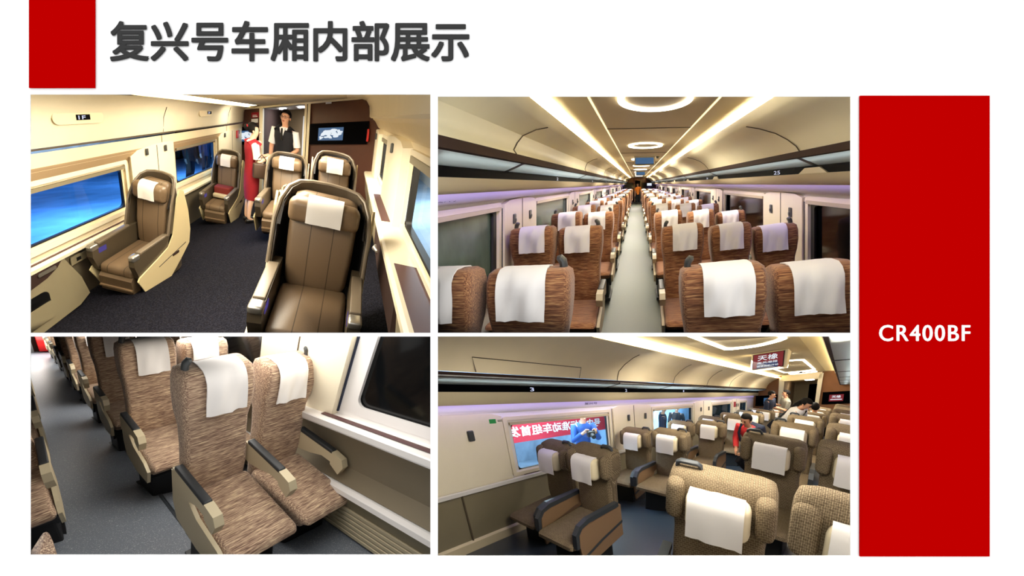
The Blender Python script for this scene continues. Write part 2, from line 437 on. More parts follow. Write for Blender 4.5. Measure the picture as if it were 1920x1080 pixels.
class MB:
    """Collects shapes into one mesh."""
    def __init__(self):
        self.v, self.f = [], []

    def add(self, vs_, fs_):
        b = len(self.v)
        self.v.extend(Vector(p) for p in vs_)
        self.f.extend(tuple(b + i for i in f) for f in fs_)
        return self

    def box(self, x0, x1, y0, y1, z0, z1):
        return self.add([(x0, y0, z0), (x1, y0, z0), (x1, y1, z0), (x0, y1, z0), (x0, y0, z1), (x1, y0, z1), (x1, y1, z1), (x0, y1, z1)],
                        [(0, 3, 2, 1), (4, 5, 6, 7), (0, 1, 5, 4), (1, 2, 6, 5), (2, 3, 7, 6), (3, 0, 4, 7)])

    def rbox(self, x0, x1, y0, y1, z0, z1, r=.02, seg=3):
        bm = bmesh.new()
        bmesh.ops.create_cube(bm, size=1)
        for v in bm.verts:
            v.co = Vector((x0 if v.co.x < 0 else x1, y0 if v.co.y < 0 else y1, z0 if v.co.z < 0 else z1))
        r = min(r, .49 * abs(x1 - x0), .49 * abs(y1 - y0), .49 * abs(z1 - z0))
        bmesh.ops.bevel(bm, geom=list(bm.edges), offset=r, segments=seg, profile=.5, affect='EDGES')
        bm.verts.index_update()
        self.add([v.co.copy() for v in bm.verts], [tuple(v.index for v in f.verts) for f in bm.faces])
        bm.free()
        return self

    def loft(self, rings, closed=True, caps=True):
        n = len(rings[0])
        vs_ = [p for r in rings for p in r]
        fs_ = []
        for i in range(len(rings) - 1):
            for j in range(n if closed else n - 1):
                a, b = i * n + j, i * n + (j + 1) % n
                fs_.append((a, b, b + n, a + n))
        if caps and closed:
            fs_.append(tuple(range(n - 1, -1, -1)))
            fs_.append(tuple((len(rings) - 1) * n + j for j in range(n)))
        return self.add(vs_, fs_)

    def tube(self, pts, r, n=8, caps=True):
        pts = [Vector(p) for p in pts]
        rs = r if isinstance(r, (list, tuple)) else [r] * len(pts)
        rings = []
        for i, p in enumerate(pts):
            d = (pts[min(i + 1, len(pts) - 1)] - pts[max(i - 1, 0)]).normalized()
            a = d.orthogonal().normalized() if i == 0 else (prev - d * prev.dot(d)).normalized()
            prev = a
            b = d.cross(a)
            rings.append([p + a * (rs[i] * math.cos(t * 2 * math.pi / n)) + b * (rs[i] * math.sin(t * 2 * math.pi / n)) for t in range(n)])
        return self.loft(rings, True, caps)

    def prism(self, poly, axis, lo, hi):
        """poly in the two other axes (in x,y,z order), extruded along axis 0, 1 or 2."""
        def p3(q, h):
            q = list(q)
            q.insert(axis, h)
            return q
        n = len(poly)
        vs_ = [p3(q, lo) for q in poly] + [p3(q, hi) for q in poly]
        fs_ = [tuple(range(n)), tuple(range(2 * n - 1, n - 1, -1))] + [(i, (i + 1) % n, n + (i + 1) % n, n + i) for i in range(n)]
        return self.add(vs_, fs_)

    def ellipsoid(self, c, r, nu=14, nv=9, zmin=-1.0, test=None):
        rings = []
        for i in range(nv + 1):
            t = -math.pi / 2 + math.pi * i / nv
            rings.append([(c[0] + r[0] * math.cos(t) * math.cos(2 * math.pi * j / nu), c[1] + r[1] * math.cos(t) * math.sin(2 * math.pi * j / nu), c[2] + r[2] * math.sin(t)) for j in range(nu)])
        b = MB().loft(rings, True, True)
        if test:
            b.f = [f for f in b.f if test(sum((b.v[i] for i in f), Vector()) / len(f))]
        return self.add(b.v, b.f)

    def build(self, name, m, parent=None, xf=None, smooth=True, solid=0.0, angle=40, fix=True):
        bm = bmesh.new()
        for p in self.v:
            bm.verts.new(xf(p) if xf else p)
        bm.verts.ensure_lookup_table()
        for f in self.f:
            try:
                bm.faces.new([bm.verts[i] for i in f])
            except ValueError:
                pass
        if fix:
            bmesh.ops.remove_doubles(bm, verts=bm.verts, dist=1e-5)
        loose = [v for v in bm.verts if not v.link_faces]
        if loose:
            bmesh.ops.delete(bm, geom=loose, context='VERTS')
        if fix:
            bmesh.ops.recalc_face_normals(bm, faces=bm.faces)
        if solid:
            bmesh.ops.solidify(bm, geom=list(bm.faces), thickness=solid)
        me = bpy.data.meshes.new(name)
        bm.to_mesh(me)
        bm.free()
        if smooth:
            me.shade_smooth()
            me.set_sharp_from_angle(angle=math.radians(angle))
        me.materials.append(M[m] if isinstance(m, str) else m)
        o = bpy.data.objects.new(name, me)
        col.objects.link(o)
        if parent is not None:
            o.parent = parent
        return o


def rr(x0, x1, y0, y1, r, z, n=4):
    """A rounded rectangle ring at height z."""
    r = min(r, .49 * (x1 - x0), .49 * (y1 - y0))
    out = []
    for cx, cy, a0 in ((x1 - r, y0 + r, -90), (x1 - r, y1 - r, 0), (x0 + r, y1 - r, 90), (x0 + r, y0 + r, 180)):
        for k in range(n + 1):
            a = math.radians(a0 + 90 * k / n)
            out.append((cx + r * math.cos(a), cy + r * math.sin(a), z))
    return out


def tag(o, label, cat, group=None):
    o['label'], o['category'] = label, cat
    if group:
        o['group'] = group
    return o


def turned(deg):
    x, y, z = (math.radians(a) for a in deg)
    return Matrix.Rotation(z, 3, 'Z') @ Matrix.Rotation(y, 3, 'Y') @ Matrix.Rotation(x, 3, 'X')


def seat_pose(key, n):
    rots = POSES[key][1]
    return turned(rots[min(n, len(rots) - 1)])


def thing(cab, name, label, cat, base, group=None, yaw=0.0, rot=None):
    o = bpy.data.objects.new(name, None)
    col.objects.link(o)
    o.empty_display_size = .1
    m = (rot or cab.R) @ Matrix.Rotation(yaw, 3, 'Z')
    o.matrix_world = Matrix.Translation(cab.pt(base)) @ m.to_4x4()
    tag(o, label, cat, group)
    cab.items.append(o)
    return o


def sized(cab, uniform=False, key=None):
    s = POSES[key][0] if key else cab.S
    if uniform:
        return lambda p: Vector(p) * s[2]
    return lambda p: Vector((p[0] * s[0], p[1] * s[1], p[2] * s[2]))


def dup(src, cab, base, label, group=None, skip=(), rot=None):
    r = src.copy()
    col.objects.link(r)
    r.matrix_world = Matrix.Translation(cab.pt(base)) @ (rot or cab.R).to_4x4()
    r['label'] = label
    if group:
        r['group'] = group
    for ch in list(src.children):
        if ch.name.split('.')[0] in skip:
            continue
        c = ch.copy()
        col.objects.link(c)
        c.parent = r
        for g in ch.children:
            d = g.copy()
            col.objects.link(d)
            d.parent = c
    cab.items.append(r)
    return r


def struct(cab, name, mb, m, parent=None, smooth=False, solid=0.0):
    o = mb.build(name, m, parent, xf=cab.pt, smooth=smooth, solid=solid)
    if parent is None:
        o['kind'] = 'structure'
        cab.items.append(o)
    return o


def fitted(cab, name, mb, m, label=None, cat=None, group=None, parent=None, smooth=False):
    """A thing (or a part of one) mounted on the cabin's own walls or ceiling."""
    o = mb.build(name, m, parent, xf=cab.pt, smooth=smooth)
    if parent is None:
        tag(o, label, cat, group)
        cab.items.append(o)
    return o


def text_shapes(body, spread=1.0):
    """The outline of a line of writing as flat faces: vertices and faces, lower left at 0, 0."""
    c = bpy.data.curves.new('writing', 'FONT')
    c.body = body
    c.space_character = spread
    c.resolution_u = 4
    o = bpy.data.objects.new('writing', c)
    col.objects.link(o)
    bpy.context.view_layer.update()
    dg = bpy.context.evaluated_depsgraph_get()
    me = bpy.data.meshes.new_from_object(o.evaluated_get(dg))
    vs_ = [v.co.copy() for v in me.vertices]
    fs_ = [tuple(p.vertices) for p in me.polygons]
    bpy.data.objects.remove(o)
    bpy.data.curves.remove(c)
    bpy.data.meshes.remove(me)
    if not vs_:
        return [(0, 0), (1, 0), (1, 1), (0, 1)], [(0, 1, 2, 3)]
    x0, y0 = min(v.x for v in vs_), min(v.y for v in vs_)
    w, h = max(v.x for v in vs_) - x0, max(v.y for v in vs_) - y0
    return [((v.x - x0) / w, (v.y - y0) / h) for v in vs_], fs_


def writing(body, o, u, v, n, bold=0.0, spread=1.0):
    """Lettering filling the rectangle from corner o along u and v, raised along n."""
    o, u, v, n = Vector(o), Vector(u), Vector(v), Vector(n)
    ps, fs_ = text_shapes(body, spread)
    m = MB()
    if not bold:
        return m.add([o + u * p[0] + v * p[1] + n for p in ps], fs_)
    b = bold * v.length  # stroke growth; the strokes are drawn several times, each a little aside
    ud, vd = u.normalized(), v.normalized()
    back = ud.cross(vd) * -.00012
    su, sv = 1 - 2 * b / u.length, 1 - 2 * b / v.length
    for k in range(10):
        a = 2 * math.pi * k / 10
        d = ud * (b * max(-1, min(1, 1.25 * math.cos(a)))) + vd * (b * max(-1, min(1, 1.25 * math.sin(a)))) if k else Vector()
        m.add([o + ud * b + vd * b + u * (p[0] * su) + v * (p[1] * sv) + d + n + back * k for p in ps], fs_)
    return m


def quad(a, b, c, d):
    return MB().add([a, b, c, d], [(0, 1, 2, 3)])


def sheet(mb, polyline, axis, lo, hi):
    """An open profile (pairs in the two other axes) swept from lo to hi along axis."""
    def p3(q, h):
        q = list(q)
        q.insert(axis, h)
        return q
    n = len(polyline)
    return mb.add([p3(q, lo) for q in polyline] + [p3(q, hi) for q in polyline], [(i, i + 1, n + i + 1, n + i) for i in range(n - 1)])


def holed(mb, fixed, axis, a0, a1, b0, b1, holes):
    """A rectangle in the plane where coordinate `axis` is fixed, with rectangular holes (a0, a1, b0, b1)."""
    av = sorted({a0, a1, *[h[0] for h in holes], *[h[1] for h in holes]})
    bv = sorted({b0, b1, *[h[2] for h in holes], *[h[3] for h in holes]})
    av = [a for a in av if a0 <= a <= a1]
    bv = [b for b in bv if b0 <= b <= b1]
    for i in range(len(av) - 1):
        for j in range(len(bv) - 1):
            am, bmid = (av[i] + av[i + 1]) / 2, (bv[j] + bv[j + 1]) / 2
            if any(h[0] < am < h[1] and h[2] < bmid < h[3] for h in holes):
                continue
            c = []
            for a, b in ((av[i], bv[j]), (av[i + 1], bv[j]), (av[i + 1], bv[j + 1]), (av[i], bv[j + 1])):
                q = [a, b]
                q.insert(axis, fixed)
                c.append(q)
            mb.add(c, [(0, 1, 2, 3)])
    return mb


def frame_ring(axis, f0, f1, a0, a1, b0, b1, w, r, n=5):
    """A rounded rectangular frame (outer edge a0..a1, b0..b1, width w), f0..f1 deep along axis."""
    def loop(k, f):
        out = []
        for p in rr(a0 + k, a1 - k, b0 + k, b1 - k, max(.005, r - k * .6), 0, n):
            q = [p[0], p[1]]
            q.insert(axis, f)
            out.append(q)
        return out
    rings = [loop(0, f0), loop(0, f1), loop(w, f1), loop(w, f0), loop(0, f0)]
    return MB().loft(rings, True, False)


def rounded_plate(axis, f0, f1, a0, a1, b0, b1, r, n=5):
    poly = [(p[0], p[1]) for p in rr(a0, a1, b0, b1, r, 0, n)]
    return MB().prism(poly, axis, min(f0, f1), max(f0, f1))


# ================================================================== the slide
PX = .002


def bx(u):
    return (u - 814) * PX


def bz(v):
    return 1.6 - (v - 627) * PX


OPEN = {1: (57, 807, 177, 624), 2: (821, 1595, 181, 624), 3: (57, 807, 631, 1040), 4: (821, 1595, 631, 1042)}
mb = holed(MB(), 0.0, 1, -7.0, 8.0, -3.2, 6.2, [(bx(a), bx(b), bz(d), bz(c)) for a, b, c, d in OPEN.values()])
wf = mb.build('wall_front', 'slide_white', smooth=False, solid=.002)
wf['kind'] = 'structure'
# added dark case that keeps outside light out, wide enough for the long cabin
case = MB()
X0, X1, Y1, Z0, Z1 = -16.0, 26.0, 46.0, -6.0, 22.0
for nm, q in (('wall_left', [(X0, .02, Z0), (X0, Y1, Z0), (X0, Y1, Z1), (X0, .02, Z1)]),
              ('wall_right', [(X1, .02, Z0), (X1, Y1, Z0), (X1, Y1, Z1), (X1, .02, Z1)]),
              ('floor', [(X0, .02, Z0), (X1, .02, Z0), (X1, Y1, Z0), (X0, Y1, Z0)]),
              ('ceiling', [(X0, .02, Z1), (X1, .02, Z1), (X1, Y1, Z1), (X0, Y1, Z1)]),
              ('wall_back', [(X0, Y1, Z0), (X1, Y1, Z0), (X1, Y1, Z1), (X0, Y1, Z1)])):
    o = quad(*q).build(nm, 'divider', smooth=False, solid=.02)
    o['kind'] = 'structure'
mbf = holed(MB(), .02, 1, X0, X1, Z0, Z1, [(-6.9, 7.9, -3.1, 6.1)])  # added flange, closes the gap round the board against light
o = mbf.build('trim_1', 'divider', smooth=False, solid=.004)
o['kind'] = 'structure'
# partitions between the four cabins
for nm, b in (('wall_partition', (-.011, .011, .004, Y1 - .1, Z0 + .1, Z1 - .1)), ('wall_shelf', (X0 + .1, X1 - .1, .004, Y1 - .1, 1.5945, 1.6035))):
    o = MB().box(*b).build(nm, 'divider', smooth=False)
    o['kind'] = 'structure'


def block(name, u0, u1, v0, v1, label):
    return tag(MB().box(bx(u0), bx(u1), -.006, -.0022, bz(v1), bz(v0)).build(name, 'slide_red', smooth=False), label, 'red block')


block('red_block', 57, 180, -3, 166, 'small red block at the top edge of the slide beside the title')
rp = block('red_block', 1610, 1852, 181, 1042, 'tall red panel with white lettering along the right edge of the slide')
t = writing('CR400BF', (bx(1644.9), -.0065, bz(640.7)), (bx(1815.7) - bx(1644.9), 0, 0), (0, 0, bz(609.2) - bz(640.7)), (0, 0, 0), bold=.026, spread=1.14).build('lettering', 'slide_text_white', rp, smooth=False, fix=False)
t['label'] = 'white bold capital lettering in the middle of the red panel'
tt = writing('\u590d\u5174\u53f7\u8f66\u53a2\u5185\u90e8\u5c55\u793a', (bx(207.5), -.0045, bz(116.5)), (bx(880) - bx(207.5), 0, 0), (0, 0, bz(40.5) - bz(116.5)), (0, 0, 0), bold=.024).build('title_lettering', 'slide_text', smooth=False, fix=False)
tag(tt, 'large dark grey heading of nine bold characters across the top of the slide', 'heading')


# ================================================================== second class seats
def wave(x, y):
    return .006 * math.sin(x * 31 + y * 9) + .004 * math.sin(x * 63 - y * 17 + 1)


def cloth_cover(x0, x1, path, nx=10, amp=1.0, seed=0.0):
    """A cloth laid along a path of (y, z) points, slightly wavy, hanging free at both ends."""
    m = MB()
    rings = []
    for i, (y, z) in enumerate(path):
        hang = min(1.0, abs(i - len(path) * .55) / 5)
        rings.append([(x0 + (x1 - x0) * k / nx, y + amp * hang * wave(x0 + (x1 - x0) * k / nx + seed, z) - .004 * hang, z + amp * .25 * hang * wave(3 * (x0 + (x1 - x0) * k / nx), seed)) for k in range(nx + 1)])
    m.loft(rings, False, False)
    return m


BACK2 = [(.40, .205, .005, .085), (.55, .214, -.015, .09), (.75, .212, -.012, .10), (.86, .216, -.01, .11), (.95, .230, -.025, .13), (1.05, .237, -.035, .14), (1.14, .235, -.03, .145), (1.185, .227, -.018, .138), (1.205, .205, .006, .115)]


def second_class_seat(cab, label, base, group, hook=0, arms=(), aisle=0, fabric='fabric2', key=None):
    t = thing(cab, 'train_seat', label, 'seat', base, group, rot=seat_pose(key, 0))
    xf = sized(cab, key=key)
    b = MB()
    b.loft([rr(-hw, hw, yf, yb, .034, z, 4) for z, hw, yf, yb in BACK2], True, True)
    b.build('backrest', fabric, t, xf, angle=60)
    c = MB().rbox(-.232, .232, -.50, .02, .335, .462, .04, 4)
    for i, p in enumerate(c.v):
        if p.y < -.3 and p.z > .42:
            p.z -= .02 * (-.3 - p.y) / .2
        if p.z < .38 and p.y < -.3:
            p.y += .05
    c.build('cushion', fabric, t, xf, angle=60)
    sh = -.022 * hook
    path = [(-.052, .955), (-.052, .99), (-.05, 1.03), (-.05, 1.07), (-.05, 1.11), (-.046, 1.15), (-.03, 1.185), (-.004, 1.208), (.05, 1.216), (.10, 1.212), (.135, 1.19), (.155, 1.16), (.158, 1.11), (.158, 1.05)]
    cv = cloth_cover(-.132 + sh, .132 + sh, path, seed=base[0] * 3 + base[1])
    cv.build('headrest_cover', 'cover', t, xf, solid=.006, angle=70)['label'] = 'white headrest cover'
    if hook:
        h = MB().tube([(hook * .185, .05, 1.185), (hook * .185, .05, 1.215), (hook * .180, .05, 1.235), (hook * .165, .048, 1.25), (hook * .148, .046, 1.252)], [.022, .022, .023, .021, .010], 10)
        h.build('coat_hook', 'hook', t, xf)['label'] = 'dark grey coat hook'
    for s in arms:
        s = s if abs(s) < 1 else s * .25
        x0, x1 = s - .026, s + .026
        a = MB().prism([(.03, .52), (.03, .645), (-.33, .645), (-.33, .585), (-.22, .585), (-.12, .545), (-.03, .52)], 0, x0, x1)
        arm = a.build('armrest', 'arm_beige', t, xf, smooth=False)
        MB().rbox(x0 - .002, x1 + .002, -.30, .01, .642, .668, .01).build('pad', 'arm_pad', arm, xf)['label'] = 'dark grey armrest pad'
        MB().prism([(-.30, .66), (-.385, .648), (-.405, .60), (-.375, .535), (-.30, .57)], 0, x0 - .003, x1 + .003).build('end_cap', 'arm_beige', arm, xf, smooth=False)
    if aisle:
        x0, x1 = sorted((aisle * .236, aisle * .262))
        p = MB().prism([(.06, .40), (.07, .60), (-.06, .60), (-.12, .52), (-.20, .47), (-.40, .44), (-.47, .40), (-.44, .30), (-.2, .27), (.02, .30)], 0, x0, x1)
        p.build('side_panel', 'arm_beige', t, xf, smooth=False)['label'] = 'beige side panel'
    pd = MB().rbox(-.20, .20, -.34, -.02, .02, .34, .02, 2)
    pd.box(-.22, .22, -.36, .0, 0, .04)
    pd.prism([(-.40, .34), (.0, .34), (-.02, .20), (-.30, .20)], 0, -.225, .225)
    pd.build('pedestal', 'pedestal', t, xf, smooth=False)['label'] = 'black seat pedestal'
    return t


ORD = ['first', 'second', 'third', 'fourth', 'fifth', 'sixth', 'seventh', 'eighth', 'ninth', 'tenth', 'eleventh', 'twelfth', 'thirteenth', 'fourteenth', 'fifteenth', 'sixteenth', 'seventeenth', 'eighteenth']

# ================================================================== long cabin with violet light strips (upper right opening)
C = CAB2
LY0, LY1 = .70, 21.0
LX, RX, CX = -1.41, 1.79, .19
struct(C, 'floor', quad((LX - .1, LY0, 0), (RX + .1, LY0, 0), (RX + .1, LY1, 0), (LX - .1, LY1, 0)), 'vinyl_grey')
W2 = [(3.12 + 2.2 * n - 2.2, 4.46 + 2.2 * n - 2.2) for n in range(0, 9)]
for side, X, s in (('right', RX, 1), ('left', LX, -1)):
    off = 0.0 if s > 0 else -.07
    wins = [(a + off, b + off) for a, b in W2]
    holes = [(a, b, .80, 1.46) for a, b in wins]
    struct(C, 'wall_' + side, holed(MB(), X, 0, LY0, LY1, 0, 1.56, holes), 'lilac_white')
    # sill ledge running under the windows
    struct(C, 'trim_2' if s > 0 else 'trim_3', MB().prism([(X, .70), (X - s * .07, .71), (X - s * .07, .755), (X, .775)], 1, LY0, LY1), 'lilac_white')
    struct(C, 'trim_4' if s > 0 else 'trim_5', MB().box(min(X - s * .02, X - s * .058), max(X - s * .02, X - s * .058), LY0, LY1, .764, .772), 'plum_inlay')
    for i, (a, b) in enumerate(wins):
        xo = X + s * .03
        w = struct(C, 'window_%d' % (i + 1), quad((xo, a - .02, .78), (xo, b + .02, .78), (xo, b + .02, 1.48), (xo, a - .02, 1.48)), 'dim_glass' if s < 0 else 'night_glass')
        struct(C, 'gasket', frame_ring(0, xo - s * .012, X - s * .004, a - .02, b + .02, .785, 1.475, .045, .07), 'rubber', w)
        struct(C, 'window_frame', frame_ring(0, X + s * .001, X - s * .03, a - .07, b + .07, .755, 1.52, .045, .05), 'cream', w)
        struct(C, 'blind_rail', MB().box(min(X - s * .005, X - s * .05), max(X - s * .005, X - s * .05), a - .03, b + .03, 1.44, 1.475), 'beige', w)
    # pillar panels between the windows, with a seam and two coat hooks each
    for i in range(len(wins) - 1):
        a, b = wins[i][1] + .08, wins[i + 1][0] - .08
        p = struct(C, 'trim_%d' % (6 + i), MB().prism([(a, .77), (a, 1.50), (a + .1, 1.535), ((a + b) / 2, 1.55), (b - .1, 1.535), (b, 1.50), (b, .77)], 0, X - s * .05, X), 'cream')
        struct(C, 'seam', MB().box(min(X - s * .052, X - s * .04), max(X - s * .052, X - s * .04), (a + b) / 2 - .006, (a + b) / 2 + .006, .78, 1.54), 'seam', p)
        struct(C, 'shadow_gap', MB().box(min(X - s * .03, X), max(X - s * .03, X), a - .02, a, .78, 1.46), 'navy_cloth', p)
        if i < 4:
            for k, yy in enumerate((a + .17, b - .17)):
                xs = X - s * .05
                h = MB().rbox(min(xs, xs - s * .018), max(xs, xs - s * .018), yy - .022, yy + .022, 1.27, 1.38, .015)
                h.rbox(min(xs, xs - s * .03), max(xs, xs - s * .03), yy - .012, yy + .012, 1.29, 1.33, .01)
                fitted(C, 'coat_hook', h, 'hook', '%s coat hook on the %s pillar of the %s-seat side, long cabin' % (('nearer', 'farther')[k], ORD[i], 'three' if s > 0 else 'two'), 'coat hook', 'coat hooks of the long cabin')
    # violet washed strip above the windows and the bullnose over it
    hx = lambda h: CX + s * h
    struct(C, 'trim_20', sheet(MB(), [(X, 1.555), (hx(1.55), 1.552), (hx(1.50), 1.565), (hx(1.455), 1.61), (hx(1.435), 1.66), (hx(1.43), 1.70)], 1, LY0, LY1), 'lilac_white', smooth=True)
    struct(C, 'trim_21', sheet(MB(), [(hx(1.44), 1.695), (hx(1.30), 1.67), (hx(1.29), 1.642), (hx(1.24), 1.665), (hx(1.215), 1.70), (hx(1.20), 1.735), (hx(1.24), 1.74)], 1, LY0, LY1), 'beige', smooth=True)
    led = MB().box(min(hx(1.305), hx(1.34)), max(hx(1.305), hx(1.34)), LY0, LY1 - .1, 1.656, 1.662)
    fitted(C, 'led_strip', led, 'violet_led', 'violet light strip above the windows, %s-seat side of the long cabin' % ('three' if s > 0 else 'two'), 'light strip', 'violet light strips')
    # luggage rack: dark number band, frosted shelf, brown lip
    rack = thing(C, 'luggage_rack', 'luggage rack over the %s-seat side of the long cabin' % ('three' if s > 0 else 'two'), 'luggage rack', (0, 0, 0))
    inv = rack.matrix_world.inverted()

    def rackpart(nm, m_, mt):
        return m_.build(nm, mt, rack, xf=lambda p: inv @ C.pt(p), smooth=False)
    rackpart('number_band', MB().box(min(hx(1.23), hx(1.26)), max(hx(1.23), hx(1.26)), LY0, LY1, 1.735, 1.80), 'black_band')
    for k in range(10):
        y0 = .7 + 2.2 * k - 1.1 if k else LY0
        y1 = min(LY1, .7 + 2.2 * (k + 1) - 1.1)
        sh = rackpart('shelf', MB().prism([(hx(1.25), 1.80), (hx(1.25), 1.812), (hx(1.09), 1.882), (hx(1.09), 1.87)], 1, y0, y1 - .04), 'shelf_glass')
        rackpart('shelf_rib', MB().prism([(hx(1.25), 1.796), (hx(1.25), 1.815), (hx(1.09), 1.885), (hx(1.09), 1.866)], 1, y1 - .04, y1), 'shelf_rib')
        if s > 0 and k < 8:
            rackpart('bracket', MB().prism([(y1 - .16, 1.738), (y1 - .09, 1.785), (y1 + .06, 1.785), (y1 + .13, 1.738)], 0, hx(1.215), hx(1.232)), 'beige')
    rackpart('rack_fill_strip', MB().box(min(hx(1.15), hx(1.18)), max(hx(1.15), hx(1.18)), LY0, LY1 - .1, 1.892, 1.897), 'rack_glow')  # added hidden glow that shines through the shelf glass from above
    rackpart('lip', MB().prism([(hx(1.10), 1.858), (hx(1.10), 1.91), (hx(1.075), 1.918), (hx(1.07), 1.862)], 1, LY0, LY1), 'brown_trim')
    for k in range(5):
        yy = (2.85 if s < 0 else 2.3) + 2.24 * k
        if yy < 12:
            num = ('2', '3', '4', '5', '6')[k] if s < 0 else ('25', '26', '27', '28', '29')[k]
            xx = hx(1.228)
            g = writing(num, (xx, yy, 1.748), (0, .06 if s < 0 else -.10, 0), (0, 0, .036), (0, 0, 0))
            g.build('seat_number', 'digit', rack, xf=lambda p: inv @ C.pt(p), smooth=False, fix=False)
    # curved panel above the rack, seams, cove edge
    if s > 0:
        prof = [(1.265, 1.912), (1.24, 1.95), (1.20, 2.01), (1.13, 2.07), (1.02, 2.12), (.93, 2.15), (.91, 2.17), (.90, 2.235), (.955, 2.19), (.96, 2.275), (.60, 2.315)]
    else:
        prof = [(-.885, 1.912), (-.91, 1.95), (-.905, 2.01), (-.885, 2.07), (-.80, 2.125), (-.725, 2.15), (-.70, 2.17), (-.67, 2.235), (-.735, 2.19), (-.74, 2.275), (-.34, 2.315)]
    struct(C, 'trim_22', sheet(MB(), prof[:8], 1, LY0, LY1), 'cream_upper', smooth=True)
    struct(C, 'trim_23', sheet(MB(), [(prof[6][0] + s * .012, prof[6][1])] + prof[8:], 1, LY0, LY1), 'cove_paint')
    e0, e1 = prof[8][0] - s * .008, prof[8][0] - s * .036
    strip = MB().box(min(e0, e1), max(e0, e1), LY0, LY1 - .1, 2.20, 2.21)
    fitted(C, 'cove_light', strip, 'cove_light_long', 'warm white cove light over the %s-seat side of the long cabin' % ('three' if s > 0 else 'two'), 'ceiling light', 'cove lights of the long cabin')
    for k in range(6):
        yy = 1.72 + 2.2 * k if s > 0 else 1.62 + 2.2 * k
        off = .006
        pts = [(p[0] - s * off, yy + (.0 if j < 2 else .04 * (j - 1)), p[1] - .002) for j, p in enumerate(prof[:6])]
        struct(C, 'seam', MB().tube([Vector(p) for p in pts], .004, 4), 'seam')
for x_ in (-.345, .605):  # glow put in for the lit edge where cove meets ceiling
    fitted(C, 'edge_glow', MB().box(x_ - .008, x_ + .008, LY0, LY1 - .1, 2.298, 2.303), 'cove_edge', 'thin yellow painted glow of the lit ceiling edge, %s-seat side of the long cabin' % ('two' if x_ < 0 else 'three'), 'ceiling light', 'painted edge glows of the long cabin')
# ceiling
struct(C, 'ceiling', quad((-.36, LY0, 2.305), (.62, LY0, 2.305), (.62, LY1, 2.305), (-.36, LY1, 2.305)), 'ceiling')
for k in range(9):
    yy = 1.62 + 1.95 * k
    m_ = MB()
    rings = []
    for j in range(48):
        a = 2 * math.pi * j / 48
        ca, sa = math.cos(a), math.sin(a)
        rings.append([(.13 + r_ * ca, yy + .24 / .27 * r_ * sa, z_) for r_, z_ in ((.235, 2.30), (.235, 2.285), (.275, 2.285), (.275, 2.30))])
    rings.append(rings[0])
    m_.loft(rings, True, False)
    fitted(C, 'ring_light', m_, 'ring_light', '%s oval ring light along the middle of the long cabin ceiling' % ORD[k], 'ceiling light', 'ring lights of the long cabin')
    if k < 5:
        struct(C, 'seam', MB().box(-.34, .60, yy + .85, yy + .862, 2.298, 2.304), 'seam')
for k, yy in enumerate((5.0, 11.0)):
    d = thing(C, 'hanging_screen', ('nearer', 'farther')[k] + ' information screen hanging from the long cabin ceiling', 'screen', (.16, yy, 2.22), 'hanging screens of the long cabin')
    inv = d.matrix_world.inverted()
    f = lambda p: inv @ C.pt(p)
    MB().box(-.07, .40, yy, yy + .12, 2.10, 2.305).build('housing', 'cream', d, f, smooth=False)
    MB().box(-.04, .37, yy - .008, yy, 2.13, 2.27).build('display', 'screen_blue', d, f, smooth=False)
    MB().box(-.05, .38, yy - .006, yy, 2.12, 2.13).build('bezel', 'black', d, f, smooth=False)
dome = MB().ellipsoid((.47, 5.1, 2.30), (.045, .06, .045))
fitted(C, 'camera_dome', dome, 'black', 'small black camera dome on the long cabin ceiling beside the first screen', 'camera', smooth=True)
# end wall with door and a lit screen
EY = LY1
struct(C, 'wall_back', holed(MB(), EY, 1, LX, RX, 0, 2.35, [(-.22, .30, 0, 2.02)]), 'brown_panel')
for a in (-.25, .30):
    struct(C, 'trim_30', MB().box(a, a + .03, EY - .05, EY + .02, 0, 2.05), 'cream')
struct(C, 'wall_vestibule', MB().box(-.25, -.22, EY, EY + 2, 0, 2.05).box(.30, .33, EY, EY + 2, 0, 2.05), 'tan_panel')
struct(C, 'door_1', quad((-.22, EY + 1.6, 0), (.3, EY + 1.6, 0), (.3, EY + 1.6, 2.05), (-.22, EY + 1.6, 2.05)), 'beige')
ev = thing(C, 'wall_screen', 'small lit screen on the end wall of the long cabin', 'screen', (1.15, EY, 1.5))
inv = ev.matrix_world.inverted()
MB().box(.45, 1.6, EY - .04, EY - .01, 1.30, 1.80).build('surround', 'black', ev, lambda p: inv @ C.pt(p), smooth=False)
MB().box(.92, 1.35, EY - .05, EY - .04, 1.50, 1.74).build('display', 'screen_white', ev, lambda p: inv @ C.pt(p), smooth=False)
struct(C, 'trim_31', MB().box(LX, -.4, EY - .04, EY - .01, 1.30, 1.80), 'black')
# writing on the violet strip
for s_, yy in ((-1, 1.42),):
    g = writing('\u590d\u5174\u53f7', (CX + s_ * 1.488 + .006, yy, 1.582), (0, .16, 0), (.03, 0, .036), (0, 0, 0), bold=.0)
    struct(C, 'strip_print', g, 'print_dark', None)

